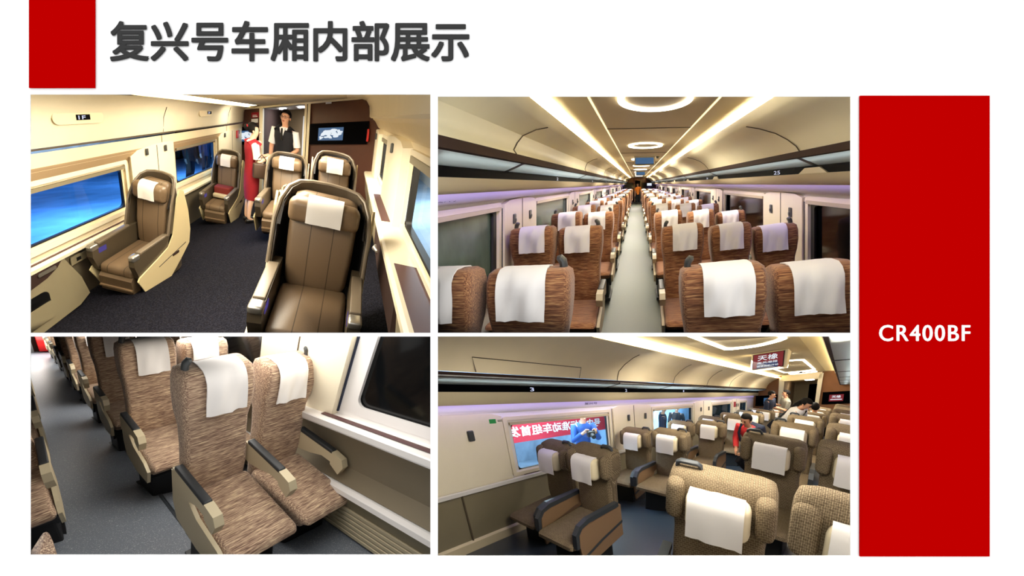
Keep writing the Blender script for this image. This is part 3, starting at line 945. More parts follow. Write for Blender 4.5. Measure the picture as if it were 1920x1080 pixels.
# seats: two abreast and three abreast, eighteen rows
COLS = [(-1.10, 'window seat of the two-seat side', -1, (-1, .215), 0), (-.61, 'aisle seat of the two-seat side', 1, (1,), 1),
        (.485, 'aisle seat of the three-seat side', -1, (-1,), -1), (1.0, 'middle seat of the three-seat side', 0, (-1,), 0), (1.475, 'window seat of the three-seat side', 1, (-1, 1), 0)]
for (x, where, hook, arms, aisle), key in zip(COLS, ('2W2', '2A2', '2A3', '2M3', '2W3')):
    proto = None
    for n in range(18):
        y = 1.25 + 1.12 * n
        lab = 'brown streaked %s, %s row up the long violet-lit cabin' % (where, ORD[n])
        if proto is None:
            proto = second_class_seat(C, lab, (x, y, 0), 'seats of the long cabin', hook, arms, aisle, 'fabric2', key)
        else:
            dup(proto, C, (x, y, 0), lab, 'seats of the long cabin', () if n < 8 else ('pedestal', 'side_panel', 'coat_hook', 'armrest'), seat_pose(key, n))

# ================================================================== night-window cabin (lower left opening)
C = CAB3
WX = 1.15
FY0, FY1 = -1.6, 10.2
struct(C, 'floor', quad((-1.9, FY0, 0), (WX + .1, FY0, 0), (WX + .1, FY1, 0), (-1.9, FY1, 0)), 'vinyl_blue')
struct(C, 'floor_track', MB().box(.085, .105, FY0, FY1, 0, .004).box(.11, .118, FY0, FY1, 0, .006), 'arm_slate')
struct(C, 'wall_right', MB().box(WX + .125, WX + .15, FY0, FY1, .28, .72), 'olive_panel')
struct(C, 'wall_right', quad((WX + .126, FY0, .42), (WX + .02, FY0, .332), (WX + .02, FY1, .332), (WX + .126, FY1, .42)), 'olive_panel')
struct(C, 'baseboard_right', MB().prism([(WX + .14, .328), (WX + .0, .328), (WX - .045, .315), (WX - .055, .285), (WX - .03, .275), (WX + .14, .275)], 1, FY0, FY1), 'lilac_white')
struct(C, 'baseboard_right', MB().box(WX - .012, WX + .03, FY0, FY1, .18, .28), 'taupe_panel')
m_ = MB()
for k in range(6):
    m_.prism([(WX - .02 - .008 * k, .19 - .03 * k), (WX - .028 - .008 * k, .186 - .03 * k), (WX - .030 - .008 * k, .166 - .03 * k), (WX - .02 - .008 * k, .162 - .03 * k)], 1, FY0, FY1)
m_.box(WX - .02, WX + .02, FY0, FY1, 0, .19)
struct(C, 'baseboard_heater', m_, 'beige')
struct(C, 'trim_40', MB().prism([(WX + .16, .705), (WX - .015, .705), (WX - .02, .715), (WX - .02, .75), (WX - .01, .757), (WX + .20, .775), (WX + .20, .705)], 1, FY0, FY1), 'lilac_white')
struct(C, 'trim_41', MB().prism([(WX + .045, .766), (WX + .045, .769), (WX + .095, .773), (WX + .095, .766)], 1, FY0, .06), 'plum_inlay')
WG = WX + .19
N1, N2 = (-2.0, -.10), (.86, 2.3)
struct(C, 'wall_window', holed(MB(), WX + .16, 0, FY0 - .4, FY1, .76, 1.62, [(a, b, .83, 1.56) for a, b in (N1, N2)]), 'lilac_white')
for i, (a, b) in enumerate((N1, N2)):
    w = struct(C, 'window_%d' % (i + 1), quad((WG, a - .05, .80), (WG, b + .05, .80), (WG, b + .05, 1.6), (WG, a - .05, 1.6)), 'night_glass')
    struct(C, 'window_frame', frame_ring(0, WX + .155, WG - .002, a - .03, b + .03, .80, 1.60, .06, .10), 'lilac_white', w)
    struct(C, 'gasket', frame_ring(0, WG - .006, WG - .001, a + .01, b - .01, .845, 1.56, .02, .08), 'rubber', w)
struct(C, 'trim_42', MB().prism([(.0, .765), (.0, 1.6), (.86, 1.6), (.86, .765)], 0, WX + .09, WX + .16), 'cream')
struct(C, 'seam', MB().box(WX + .085, WX + .095, .425, .435, .78, 1.6), 'seam')
struct(C, 'shadow_gap', MB().box(WX + .145, WX + .16, -.012, .0, .79, 1.6), 'navy_cloth')
struct(C, 'wall_back', MB().box(-1.9, WX + .2, FY1, FY1 + .05, 0, 2.0), 'brown_panel')
ex = thing(C, 'extinguisher_box', 'red box against the end wall beyond the grey aisle', 'extinguisher box', (.0, FY1 - .35, 0))
inv = ex.matrix_world.inverted()
MB().rbox(-.22, .42, FY1 - .30, FY1 - .02, .02, .95, .03).build('body', 'red_paint', ex, lambda p: inv @ C.pt(p))
MB().box(-.16, .36, FY1 - .305, FY1 - .30, .60, .66).build('handle_bar', 'metal', ex, lambda p: inv @ C.pt(p), smooth=False)
struct(C, 'door_1', MB().box(-.52, -.36, FY1 - .2, FY1 - .17, 0, 1.9), 'metal')
# seats of this cabin: a pair nearest the window, more pairs behind, and the other side of the aisle
pr = {}
for n in range(10):
    for x, where, hook, arms, aisle in ((.225, 'aisle', -1, (-1, 1), -1), (.73, 'window', 1, (.215,), 0)):
        y = .98 * n
        if n == 0:
            lab = 'tan streaked %s seat of the nearest pair beside the black night window' % where
        else:
            lab = 'tan streaked %s seat of the %s pair behind the nearest pair, night-window cabin' % (where, ORD[n - 1])
        if n == 0:
            pr[where] = second_class_seat(C, lab, (x, y, 0), 'seats on the window side of the aisle', hook, arms, aisle, 'fabric3', '3a' if where == 'aisle' else '3w')
        else:
            dup(pr[where], C, (x, y, 0), lab, 'seats on the window side of the aisle', () if where == 'aisle' else ('armrest',), seat_pose('3a' if where == 'aisle' else '3w', n))
for n in (1, 0, 2, 3, 4, 5):
    y = -.18 + .98 * n
    x = -.865
    lab = 'tan streaked aisle seat across the grey aisle, %s from the front, night-window cabin' % ORD[n]
    if n == 1:
        pr['across'] = second_class_seat(C, lab, (x, y, 0), 'seats across the aisle', 1, (1,), 1, 'fabric3', '3x')
    else:
        dup(pr['across'], C, (x, y, 0), lab, 'seats across the aisle', () if n else ('armrest', 'side_panel'), seat_pose('3x', n))


def mounted(cab, name, label, cat, base, group=None):
    """An Empty at a point of the cabin, and the map that lays its parts out along the cabin's own walls."""
    t = thing(cab, name, label, cat, base, group)
    inv = t.matrix_world.inverted()
    return t, (lambda p: inv @ cab.pt(p))


# ================================================================== people
def skinned(nodes, edges, sub=2):
    """One continuous body grown round a skeleton: nodes are (point, radius)."""
    me = bpy.data.meshes.new('skeleton')
    me.from_pydata([tuple(n[0]) for n in nodes], edges, [])
    o = bpy.data.objects.new('skeleton', me)
    col.objects.link(o)
    md = o.modifiers.new('skin', 'SKIN')
    md.use_smooth_shade = True
    for i, n in enumerate(nodes):
        r = n[1] if isinstance(n[1], tuple) else (n[1], n[1])
        me.skin_vertices[0].data[i].radius = r
        me.skin_vertices[0].data[i].use_root = (i == 0)
    ss = o.modifiers.new('smooth', 'SUBSURF')
    ss.levels = ss.render_levels = sub
    bpy.context.view_layer.update()
    ev = o.evaluated_get(bpy.context.evaluated_depsgraph_get())
    m2 = bpy.data.meshes.new_from_object(ev)
    b = MB()
    b.add([v.co.copy() for v in m2.vertices], [tuple(p.vertices) for p in m2.polygons])
    bpy.data.objects.remove(o)
    bpy.data.meshes.remove(me)
    bpy.data.meshes.remove(m2)
    return b


def person(cab, label, base, height, yaw, top, legs, lean=0.0, lean_side=0.0, arm_l=None, arm_r=None, knees=0.0, hair_style='short', skirt=False, sleeves=True, vest=None, glasses=False, tie=False, shoes='black', skin='skin', head_turn=0.0, group=None):
    """A clothed figure facing -y. arm_* are (elbow, wrist) points relative to the shoulder; knees bends the legs; lean tips the trunk forward."""
    t = thing(cab, 'person', label, 'person', base, group, yaw)
    k = height / 1.72
    s = cab.S[2] * k
    xf = lambda p: Vector(p) * s
    hip = .94 - .42 * knees
    tip = Matrix.Rotation(lean, 3, 'X') @ Matrix.Rotation(lean_side, 3, 'Y')
    P0 = Vector((0, .12 * knees, hip))

    def T(p):
        return P0 + tip @ Vector(p)
    nodes, edges = [], []

    def N(p, r, par=None):
        nodes.append((Vector(p), r))
        if par is not None:
            edges.append((par, len(nodes) - 1))
        return len(nodes) - 1
    pelvis = N(T((0, 0, 0)), (.12, .085))
    waist = N(T((0, -.005, .20)), (.10, .075), pelvis)
    chest = N(T((0, 0, .38)), (.12, .085), waist)
    neck0 = N(T((0, .0, .52)), .055, chest)
    neck1 = N(T((0, -.012, .575)), .047, neck0)
    turn = Matrix.Rotation(head_turn, 3, 'Z')
    Hd = lambda p: T(Vector((0, -.012, .575)) + turn @ Vector(p))
    jaw = N(Hd((0, -.03, .055)), (.062, .06), neck1)
    mid = N(Hd((0, -.012, .125)), (.076, .085), jaw)
    crown = N(Hd((0, -.005, .185)), (.062, .07), mid)
    hands = []
    for sd, arm in ((-1, arm_l), (1, arm_r)):
        sh = N(T((sd * .165, 0, .47)), .052, chest)
        el_, wr_ = arm or ((sd * .05, .02, -.28), (sd * .06, -.06, -.53))
        S0 = Vector((sd * .18, 0, .46))
        el = N(T(S0 + Vector(el_)), .040, sh)
        wr = N(T(S0 + Vector(wr_)), .028, el)
        d = (Vector(wr_) - Vector(el_)).normalized()
        side = d.cross(Vector((0, 1, .2))).normalized()
        palm = N(T(S0 + Vector(wr_) + d * .07), (.034, .018), wr)
        for q, (o_, l_) in enumerate(((-.027, .062), (-.009, .075), (.009, .070), (.026, .055))):
            f0 = S0 + Vector(wr_) + d * .085 + side * o_
            a = N(T(f0 + d * (l_ * .5) + Vector((0, -.006, 0))), .0088, palm)
            N(T(f0 + d * l_ + Vector((0, -.02, 0))), .0078, a)
        th = N(T(S0 + Vector(wr_) + d * .045 - side * .04), .010, wr)
        N(T(S0 + Vector(wr_) + d * .085 - side * .052), .008, th)
        hands.append((S0 + Vector(wr_), d))
    legpts = []
    for sd in (-1, 1):
        h = N(T((sd * .085, 0, -.06)), .082, pelvis)
        kn = Vector((sd * .09, -.30 * knees + .12 * knees - .01, hip - .42 + .22 * knees))
        an = Vector((sd * .085, .06 + .1 * knees, .09))
        a = N(kn, .056, h)
        c = N(an + (kn - an) * .62 + Vector((0, .02, 0)), .050, a)
        b = N(an, .034, c)
        N(an + Vector((0, -.10, -.05)), .032, b)
        legpts.append((kn, an))
    body = skinned(nodes, edges)
    # nose and ears grow out of the head
    body.ellipsoid(Hd((0, -.108, .095)), (.012, .018, .018), 8, 6)
    for sd in (-1, 1):
        body.ellipsoid(Hd((sd * .078, .0, .10)), (.010, .018, .028), 8, 6)
    body.build('body', skin, t, xf, angle=80)
    ey = MB()
    for sd in (-1, 1):
        ey.ellipsoid(Hd((sd * .031, -.093, .122)), (.012, .008, .007), 8, 5)
        ey.ellipsoid(Hd((sd * .031, -.093, .142)), (.018, .008, .0035), 8, 4)
    ey.build('eyes', 'hair', t, xf)['label'] = 'dark eyes and eyebrows'
    MB().ellipsoid(Hd((0, -.092, .058)), (.022, .008, .006), 8, 5).build('mouth', 'red_cloth', t, xf)['label'] = 'closed lips'
    hr = MB()
    hc = Hd((0, .008, .145))
    inv = (tip @ turn).inverted()

    def keep(c):
        q = inv @ (c - hc)
        return q.z > .035 or (q.y > -.02 and q.z > -.075)
    hr.ellipsoid((0, 0, 0), (.090, .100, .098), 20, 14)
    hr.v = [hc + tip @ turn @ v for v in hr.v]
    hr.f = [f for f in hr.f if keep(sum((hr.v[i] for i in f), Vector()) / len(f))]
    if hair_style == 'bun':
        hr.ellipsoid(Hd((0, .115, .14)), (.050, .045, .050), 12, 8)
    if hair_style == 'long':
        for q in range(5):
            hr.tube([Hd((-.05 + .025 * q, .07, .12)), Hd((-.06 + .03 * q, .10, .0)), Hd((-.05 + .025 * q, .11, -.12))], [.035, .034, .012], 8)
    h_o = hr.build('hair', 'hair', t, xf, angle=80)
    if hair_style == 'bun':
        MB().ellipsoid(Hd((.0, .105, .165)), (.055, .025, .026), 10, 6).build('hair_ribbon', 'red_cloth', h_o, xf)['label'] = 'crimson hair ribbon'
    # clothing
    def ring(c, a, b, n=18):
        return [T((c[0] + a * math.cos(2 * math.pi * j / n), c[1] + b * math.sin(2 * math.pi * j / n), c[2])) for j in range(n)]
    tm = MB().loft([ring((0, 0, z), a, b) for z, a, b in ((-.12, .165, .118), (-.02, .160, .115), (.10, .145, .105), (.22, .142, .105), (.36, .168, .118), (.45, .180, .112), (.50, .135, .092), (.535, .068, .064))], True, False)
    if sleeves:
        for sd, arm in ((-1, arm_l), (1, arm_r)):
            el_, wr_ = arm or ((sd * .05, .02, -.28), (sd * .06, -.06, -.53))
            S0 = Vector((sd * .18, 0, .46))
            e = Vector(el_)
            full = sleeves == 'long'
            pts = [T(S0 + Vector((-sd * .06, 0, -.01))), T(S0), T(S0 + e * .45), T(S0 + e * .8)]
            rs = [.055, .068, .062, .064]
            if full:
                w = Vector(wr_)
                pts = pts[:3] + [T(S0 + e), T(S0 + e + (w - e) * .5), T(S0 + e + (w - e) * .95)]
                rs = [.055, .068, .062, .056, .048, .042]
            (tm if vest is None else tm).tube(pts, rs, 12, False)
    shirt = tm.build('shirt', top if vest is None else 'white_cloth', t, xf, angle=70)
    if vest is not None:
        vm = MB().loft([ring((0, 0, z), a, b) for z, a, b in ((-.14, .174, .128), (-.02, .170, .124), (.10, .155, .114), (.22, .154, .114), (.36, .182, .130), (.45, .192, .126), (.495, .150, .106))], True, False)
        for sd in (-1, 1):
            vm.tube([T((sd * .11, -.10, .46)), T((sd * .085, -.02, .525)), T((sd * .11, .09, .46))], [.05, .04, .05], 8, False)
        vm.build('vest', vest, t, xf, angle=70)
        MB().prism([(-.045, .525), (.045, .525), (0, .33)], 1, -.136, -.10).build('shirt_front', 'white_cloth', t, lambda p: xf(T(p)))
    if tie:
        MB().tube([T((0, -.138, .52)), T((0, -.145, .44)), T((0, -.142, .34))], [.016, .02, .028], 6).build('tie', 'black', t, xf)
    if skirt:
        cs = [(hip + .02, .162, .120), (hip - .12, .175, .13), (hip - .30, .172, .128), (hip - .50, .150, .11)]
        MB().loft([[(a * math.cos(2 * math.pi * j / 18), P0.y + b * math.sin(2 * math.pi * j / 18), z) for j in range(18)] for z, a, b in cs], True, False).build('skirt', legs, t, xf, angle=70)
    else:
        lm = MB()
        for (kn, an), sd in zip(legpts, (-1, 1)):
            lm.tube([T((sd * .07, 0, .03)), T((sd * .085, 0, -.08)), (T((sd * .085, 0, -.08)) + kn) / 2, kn, (kn + an) / 2, an + Vector((0, .01, -.03))], [.09, .098, .086, .072, .068, .062], 12)
        lm.build('trousers', legs, t, xf, angle=70)
    sm = MB()
    for kn, an in legpts:
        sm.rbox(an.x - .042, an.x + .042, an.y - .17, an.y + .05, 0, .075, .025)
    sm.build('shoes', shoes, t, xf)
    if glasses:
        gm = MB()
        for sd in (-1, 1):
            gm.tube([Hd((sd * .034 + .027 * math.cos(a), -.106, .122 + .02 * math.sin(a))) for a in [2 * math.pi * j / 12 for j in range(13)]], .0028, 5)
            gm.tube([Hd((sd * .062, -.10, .126)), Hd((sd * .082, .0, .126))], .0028, 5)
        gm.tube([Hd((-.008, -.108, .124)), Hd((.008, -.108, .124))], .0028, 5)
        gm.build('glasses', 'black', t, xf)
    t['_hands'] = [list(xf(T(h[0] + h[1] * .08))) for h in hands]
    return t, (lambda p: xf(T(p)))


# ================================================================== business cabin (upper left opening)
C = CAB1
LX, RX, EY, CZ = -1.59, 1.03, 3.64, 2.19
FY0 = -1.9
struct(C, 'floor', quad((-2.0, FY0, 0), (1.2, FY0, 0), (1.2, EY + 2.2, 0), (-2.0, EY + 2.2, 0)), 'carpet')
rise = lambda p: (p[0], p[1], p[2] + .035 * p[1])


def lmap(mb_):
    mb_.v = [Vector(rise(v)) for v in mb_.v]
    return mb_


LW = [(-3.0, -.14, .88, 1.385), (.93, 2.20, .90, 1.455)]
struct(C, 'wall_left', lmap(holed(MB(), LX, 0, FY0 - 1, EY, .70, 1.53, LW)), 'cream_warm')
struct(C, 'wall_left', lmap(sheet(MB(), [(LX, .70), (LX - .03, .55), (LX - .10, .2), (LX - .14, -.15)], 1, FY0 - 1, EY)), 'olive_panel', smooth=True)
struct(C, 'trim_50', lmap(MB().prism([(LX - .02, .64), (LX + .045, .655), (LX + .05, .69), (LX + .03, .71), (LX, .735), (LX - .02, .735)], 1, FY0 - 1, EY)), 'cream')
struct(C, 'trim_51', lmap(MB().box(LX + .002, LX + .030, -1.9, -.16, .722, .730)), 'plum_inlay')
struct(C, 'trim_52', lmap(sheet(MB(), [(LX, 1.50), (LX + .02, 1.52), (LX + .045, 1.54), (LX + .05, 1.70)], 1, FY0 - 1, EY)), 'cream_warm')
struct(C, 'trim_53', lmap(sheet(MB(), [(LX + .002, 1.415), (LX + .012, 1.42), (LX + .05, 1.56), (LX + .052, 1.575)], 1, FY0 - 1, EY)), 'tan_panel')
struct(C, 'shadow_gap', lmap(MB().box(LX + .03, LX + .062, FY0 - 1, EY, 1.722, 1.738)), 'seam')
struct(C, 'trim_54', lmap(sheet(MB(), [(LX + .06, 1.742), (LX + .075, 1.80), (LX + .085, 1.95), (LX + .12, 2.08), (LX + .22, 2.15), (LX + .40, 2.17)], 1, FY0 - 1, EY)), 'cream', smooth=True)
for yy in (.62, 2.75):
    struct(C, 'seam', lmap(MB().tube([(LX + .066, yy, 1.75), (LX + .088, yy + .01, 1.95), (LX + .125, yy + .05, 2.08)], .004, 4)), 'seam')
    struct(C, 'seam', lmap(MB().box(LX + .05, LX + .054, yy - .03, yy - .024, 1.58, 1.72)), 'seam')
for i, (a, b, z0, z1) in enumerate(LW):
    w = struct(C, 'window_%d' % (i + 1), lmap(quad((LX - .05, a - .05, z0 - .04), (LX - .05, b + .05, z0 - .04), (LX - .05, b + .05, z1 + .04), (LX - .05, a - .05, z1 + .04))), 'blue_glass')
    struct(C, 'gasket', lmap(frame_ring(0, LX - .045, LX - .002, a - .02, b + .02, z0 - .02, z1 + .02, .035, .08)), 'rubber', w)
    struct(C, 'window_frame', lmap(frame_ring(0, LX + .001, LX + .025, a - .10, b + .10, z0 - .08, z1 + .085, .05, .05)), 'cream', w)
    struct(C, 'blind_rail', lmap(MB().box(LX + .0, LX + .04, a, b + .03, z1 - .02, z1 + .015)), 'taupe_panel', w)
for i, (a, b) in enumerate(((-.02, .84), (2.32, 3.55))):
    p = struct(C, 'trim_%d' % (55 + i), lmap(MB().prism([(a, .73), (a, 1.50), (a + .12, 1.56), ((a + b) / 2, 1.60), (b - .1, 1.605), (b, 1.59), (b, .73)], 0, LX, LX + .06)), 'cream')
    struct(C, 'seam', lmap(MB().box(LX + .058, LX + .063, (a + b) / 2 + .05, (a + b) / 2 + .06, .74, 1.58)), 'seam', p)
    for kk, yy in enumerate((a + .28, b - .2)):
        h = lmap(MB().rbox(LX + .058, LX + .085, yy - .022, yy + .022, 1.47, 1.56, .012))
        fitted(C, 'coat_hook', h, 'hook', '%s coat hook on the %s cream pillar along the blue windows' % (('nearer', 'farther')[kk], ('near', 'far')[i]), 'coat hook', 'coat hooks of the business cabin')
# oval seat number plates on the bin panel
for i, (y0, y1, txt, nm) in enumerate(((-.88, -.36, '1F', 'oval plate with a lit seat number over the large blue window'), (1.55, 2.0, '2F', 'oval plate with a small dark display over the far blue window'))):
    t, f = mounted(C, 'seat_number_plate', 'cream ' + nm, 'seat sign', (LX + .09, (y0 + y1) / 2, 1.98), 'seat number plates')
    g = lambda p: f(rise(p))
    rounded_plate(0, LX + .075, LX + .105, y0, y1, 1.925, 2.045, .058).build('plate', 'cream_warm', t, g, angle=30)
    dy = (y1 - y0)
    d0 = y0 + dy * (.42 if i == 0 else .62)
    d = MB().box(LX + .104, LX + .109, d0, d0 + .145, 1.96, 2.012).build('display', 'black_band', t, g, smooth=False)
    writing(txt, (LX + .110, d0 + .02, 1.966), (0, .075, 0), (0, 0, .036), (0, 0, 0), bold=.03).build('seat_number', 'digit', d, g, smooth=False, fix=False)
# side console at the lower left edge, with a pocket, a pull and a socket
t, f = mounted(C, 'side_console', 'beige console under the large blue window with a dark pocket and gold pull', 'console', (LX, -1.2, 0))
g = lambda p: f(rise(p))
MB().prism([(-2.4, .0), (-2.4, .66), (-.98, .66), (-.84, .36), (-.78, .12), (-.90, .06)], 0, LX + .004, LX + .034).build('body', 'taupe_panel', t, g, smooth=False)
MB().prism([(-2.4, .52), (-2.4, .655), (-1.0, .655), (-1.05, .60), (-1.15, .55), (-1.3, .52)], 0, LX + .02, LX + .040).build('top_pocket', 'brown_trim', t, g, smooth=False)
rounded_plate(0, LX + .036, LX + .050, -1.22, -1.06, .60, .635, .015).build('pull', 'metal', t, g)
rounded_plate(0, LX + .01, LX + .037, -1.60, -1.16, .16, .44, .06).build('pocket', 'black', t, g)
rounded_plate(0, LX + .02, LX + .044, -1.60, -1.14, .14, .32, .04).build('pocket_front', 'taupe_panel', t, g)
sk = lmap(MB().rbox(LX - .05, LX - .005, -.90, -.72, .50, .60, .01))
t = fitted(C, 'power_socket', sk, 'taupe_panel', 'square socket plate on the wall beside the near single business seat', 'socket')
fitted(C, 'socket_hole', lmap(MB().rbox(LX - .006, LX + .0, -.84, -.79, .53, .57, .008)), 'black', parent=t).matrix_parent_inverse = Matrix()
# right wall: console, ledge, pillars, windows, bin
struct(C, 'wall_right', sheet(MB(), [(RX, .72), (RX + .02, .4), (RX + .10, 0)], 1, FY0, EY), 'taupe_panel', smooth=True)
struct(C, 'trim_57', MB().prism([(RX - .02, .72), (RX - .02, .765), (RX, .775), (RX + .20, .775), (RX + .20, .72)], 1, FY0, EY), 'cream')
for a, b in ((-1.2, .06), (.92, 1.95)):
    struct(C, 'trim_58', MB().box(RX + .02, RX + .14, a, b, .774, .780), 'plum_inlay')
RW = [(-1.6, .70, .84, 1.45), (2.02, 2.95, .84, 1.45)]
WXR = 1.19
struct(C, 'wall_right', holed(MB(), WXR, 0, FY0, EY, .76, 1.60, RW), 'cream_warm')
for i, (a, b, z0, z1) in enumerate(RW):
    w = struct(C, 'window_%d' % (3 + i), quad((WXR + .05, a - .05, z0 - .04), (WXR + .05, b + .05, z0 - .04), (WXR + .05, b + .05, z1 + .04), (WXR + .05, a - .05, z1 + .04)), 'clear_glass')
    struct(C, 'gasket', frame_ring(0, WXR + .005, WXR + .045, a - .02, b + .02, z0 - .02, z1 + .02, .035, .06), 'rubber', w)
    struct(C, 'window_frame', frame_ring(0, WXR - .02, WXR, a - .09, b + .09, z0 - .07, z1 + .08, .05, .05), 'cream', w)
    struct(C, 'blind_rail', MB().box(WXR - .03, WXR + .01, a, b, z1 - .03, z1 + .03), 'taupe_panel', w)
for i, (a, b) in enumerate(((.80, 1.88), (3.02, 3.6))):
    p = struct(C, 'trim_%d' % (59 + i), MB().prism([(a, .77), (a, 1.53), (a + .15, 1.58), ((a + b) / 2, 1.60), (b, 1.58), (b, .77)], 0, WXR - .07, WXR), 'cream')
    h = MB().rbox(WXR - .095, WXR - .07, (a + b) / 2 - .02, (a + b) / 2 + .02, 1.42, 1.53, .012)
    fitted(C, 'coat_hook', h, 'hook', '%s coat hook on the window wall beside the pair of business seats' % ('nearer', 'farther')[i], 'coat hook', 'coat hooks of the business cabin')
struct(C, 'trim_61', sheet(MB(), [(WXR, 1.58), (WXR - .04, 1.62), (RX + .06, 1.74), (RX + .03, 1.77), (RX + .02, 1.80)], 1, FY0, EY), 'cream_warm', smooth=True)
struct(C, 'trim_62', sheet(MB(), [(RX + .06, 1.79), (RX + .0, 1.795), (RX - .03, 1.82), (RX - .035, 1.90), (RX - .05, 2.02), (RX - .10, 2.12), (RX - .20, 2.17), (RX - .42, CZ + .01)], 1, FY0, EY), 'cream', smooth=True)
t, f = mounted(C, 'wall_console', 'brown console with a gold oval button beside the nearest business seat', 'console', (RX, .4, .5))
MB().prism([(-.3, .70), (1.0, .70), (.95, .50), (.55, .44), (-.3, .45)], 0, RX - .012, RX + .03).build('cover', 'brown_trim', t, f, smooth=False)
MB().tube([(RX - .014, .64, .56), (RX - .03, .70, .56), (RX - .014, .78, .56)], [.012, .022, .012], 10).build('button', 'metal', t, f)
# end wall: brown panels, door opening, two dark bands with screens
struct(C, 'wall_back', holed(MB(), EY, 1, -2.05, 1.3, 0, 2.35, [(-1.05, -.06, 0, 2.15)]), 'brown_panel')
struct(C, 'trim_63', MB().box(-1.11, -1.03, EY - .03, EY + .08, 0, 2.17), 'cream')
struct(C, 'trim_64', MB().box(-.13, -.085, EY - .03, EY + .08, 0, 2.17).box(-.07, -.02, EY - .03, EY + .08, 0, 2.17), 'cream_warm')
struct(C, 'trim_65', MB().box(-2.0, 1.1, EY - .06, EY, 2.155, 2.20), 'cream')
for nm, x0, x1, sx0, sx1 in (('right', -.01, 1.0, .155, .60), ('left', -1.98, -1.14, -1.72, -1.24)):
    t, f = mounted(C, 'wall_screen', 'screen with a pale map in the black band %s' % ('over the pair of far seats' if nm == 'right' else 'behind the person in crimson'), 'screen', (x0, EY, 1.5), 'wall screens of the business cabin')
    MB().box(x0, x1, EY - .03, EY - .003, 1.31, 1.745).build('surround', 'black_band', t, f, smooth=False)
    d = MB().box(sx0, sx1, EY - .034, EY - .03, 1.39, 1.65).build('display', 'screen_blue', t, f, smooth=False)
    w_ = sx1 - sx0
    blobs = MB()
    for cx, cz, ra, rb in ((.30, .55, .20, .16), (.55, .72, .24, .14), (.72, .42, .18, .14), (.42, .28, .16, .10), (.85, .62, .10, .16), (.12, .22, .08, .10)):
        pts = []
        for j in range(16):
            a = 2 * math.pi * j / 16
            r_ = 1 + .3 * math.sin(3 * a + cx * 9) + .15 * math.sin(5 * a)
            pts.append((sx0 + w_ * (cx + ra * r_ * math.cos(a)), EY - .0345, min(1.645, max(1.395, 1.39 + .26 * (cz + rb * 1.2 * r_ * math.sin(a))))))
        blobs.add(pts, [tuple(range(16))])
    blobs.build('map', 'screen_white', d, f, smooth=False)
t, f = mounted(C, 'notice_sign', 'small red notice with white lines beside the doorway above the left screen', 'sign', (-1.22, EY, 2.0))
MB().box(-1.31, -1.13, EY - .012, EY, 1.95, 2.07).build('plate', 'red_cloth', t, f, smooth=False)
MB().box(-1.28, -1.16, EY - .014, EY - .011, 1.965, 1.985).box(-1.28, -1.18, EY - .014, EY - .011, 2.0, 2.012).build('print', 'banner_white', t, f, smooth=False)
fitted(C, 'paper_notice', MB().box(-1.31, -1.15, EY - .014, EY - .004, 1.83, 1.92), 'white_cloth', 'white paper notice just below the red notice', 'sign')
fitted(C, 'call_light', MB().box(.26, .36, EY - .10, EY - .05, 2.12, 2.15), 'banner_white', 'small white lamp under the ceiling trim above the brown end panel', 'lamp')
fitted(C, 'emergency_hammer', MB().rbox(.985, 1.02, EY - .05, EY - .004, 1.36, 1.60, .012), 'red_paint', 'slim red box at the end of the black screen band near the far window', 'emergency hammer')
fitted(C, 'emergency_hammer', lmap(MB().rbox(LX + .062, LX + .09, 3.2, 3.32, 1.38, 1.56, .012)), 'red_paint', 'slim red box on the pillar after the far blue window', 'emergency hammer')
# ceiling over the business cabin and its lit cove
struct(C, 'ceiling', quad((-1.0, FY0, CZ + .01), (.62, FY0, CZ + .01), (.62, EY, CZ - .0), (-1.0, EY, CZ + .0)), 'ceiling')
struct(C, 'trim_66', sheet(MB(), [(LX + .40, 2.17), (LX + .38, 2.26), (LX + .62, 2.28), (-.98, CZ)], 1, FY0, EY), 'cove_paint')
fitted(C, 'cove_light', MB().box(LX + .42, LX + .56, FY0, EY - .4, 2.20, 2.215), 'cove_light', 'warm cove light glowing above the bin panel of the business cabin', 'ceiling light')
# vestibule beyond the doorway
VY = EY + .08
struct(C, 'wall_vestibule', MB().box(-1.10, -1.05, VY, VY + 2.0, 0, 2.15).box(-.06, -.01, VY, VY + 2.0, 0, 2.15), 'brown_trim')
struct(C, 'ceiling_vestibule', MB().box(-1.1, 0, VY, VY + 2.0, 2.15, 2.2), 'lilac_white')
struct(C, 'wall_vestibule', holed(MB(), VY + 2.0, 1, -1.05, -.06, 0, 2.15, [(-.48, -.12, .5, 1.95)]), 'tan_panel')
struct(C, 'wall_vestibule', quad((-.9, VY + 3.2, 0), (.6, VY + 3.2, 0), (.6, VY + 3.2, 2.2), (-.9, VY + 3.2, 2.2)), 'lilac_white')
struct(C, 'trim_67', MB().box(-.5, .3, VY + 3.17, VY + 3.19, .9, 1.55), 'screen_blue')
for k in range(5):
    struct(C, 'trim_68', MB().box(-.5, .3, VY + 3.15, VY + 3.17, .95 + .13 * k, .98 + .13 * k), 'arm_slate')
for k, (xx, yy) in enumerate(((-.72, VY + .5), (-.30, VY + .5))):
    fitted(C, 'vestibule_lamp', MB().rbox(xx - .06, xx + .06, yy - .12, yy + .12, 2.115, 2.145, .01), 'lamp_white', '%s of two round ceiling lamps in the passage behind the man' % ('first', 'second')[k], 'ceiling light', 'passage lamps')
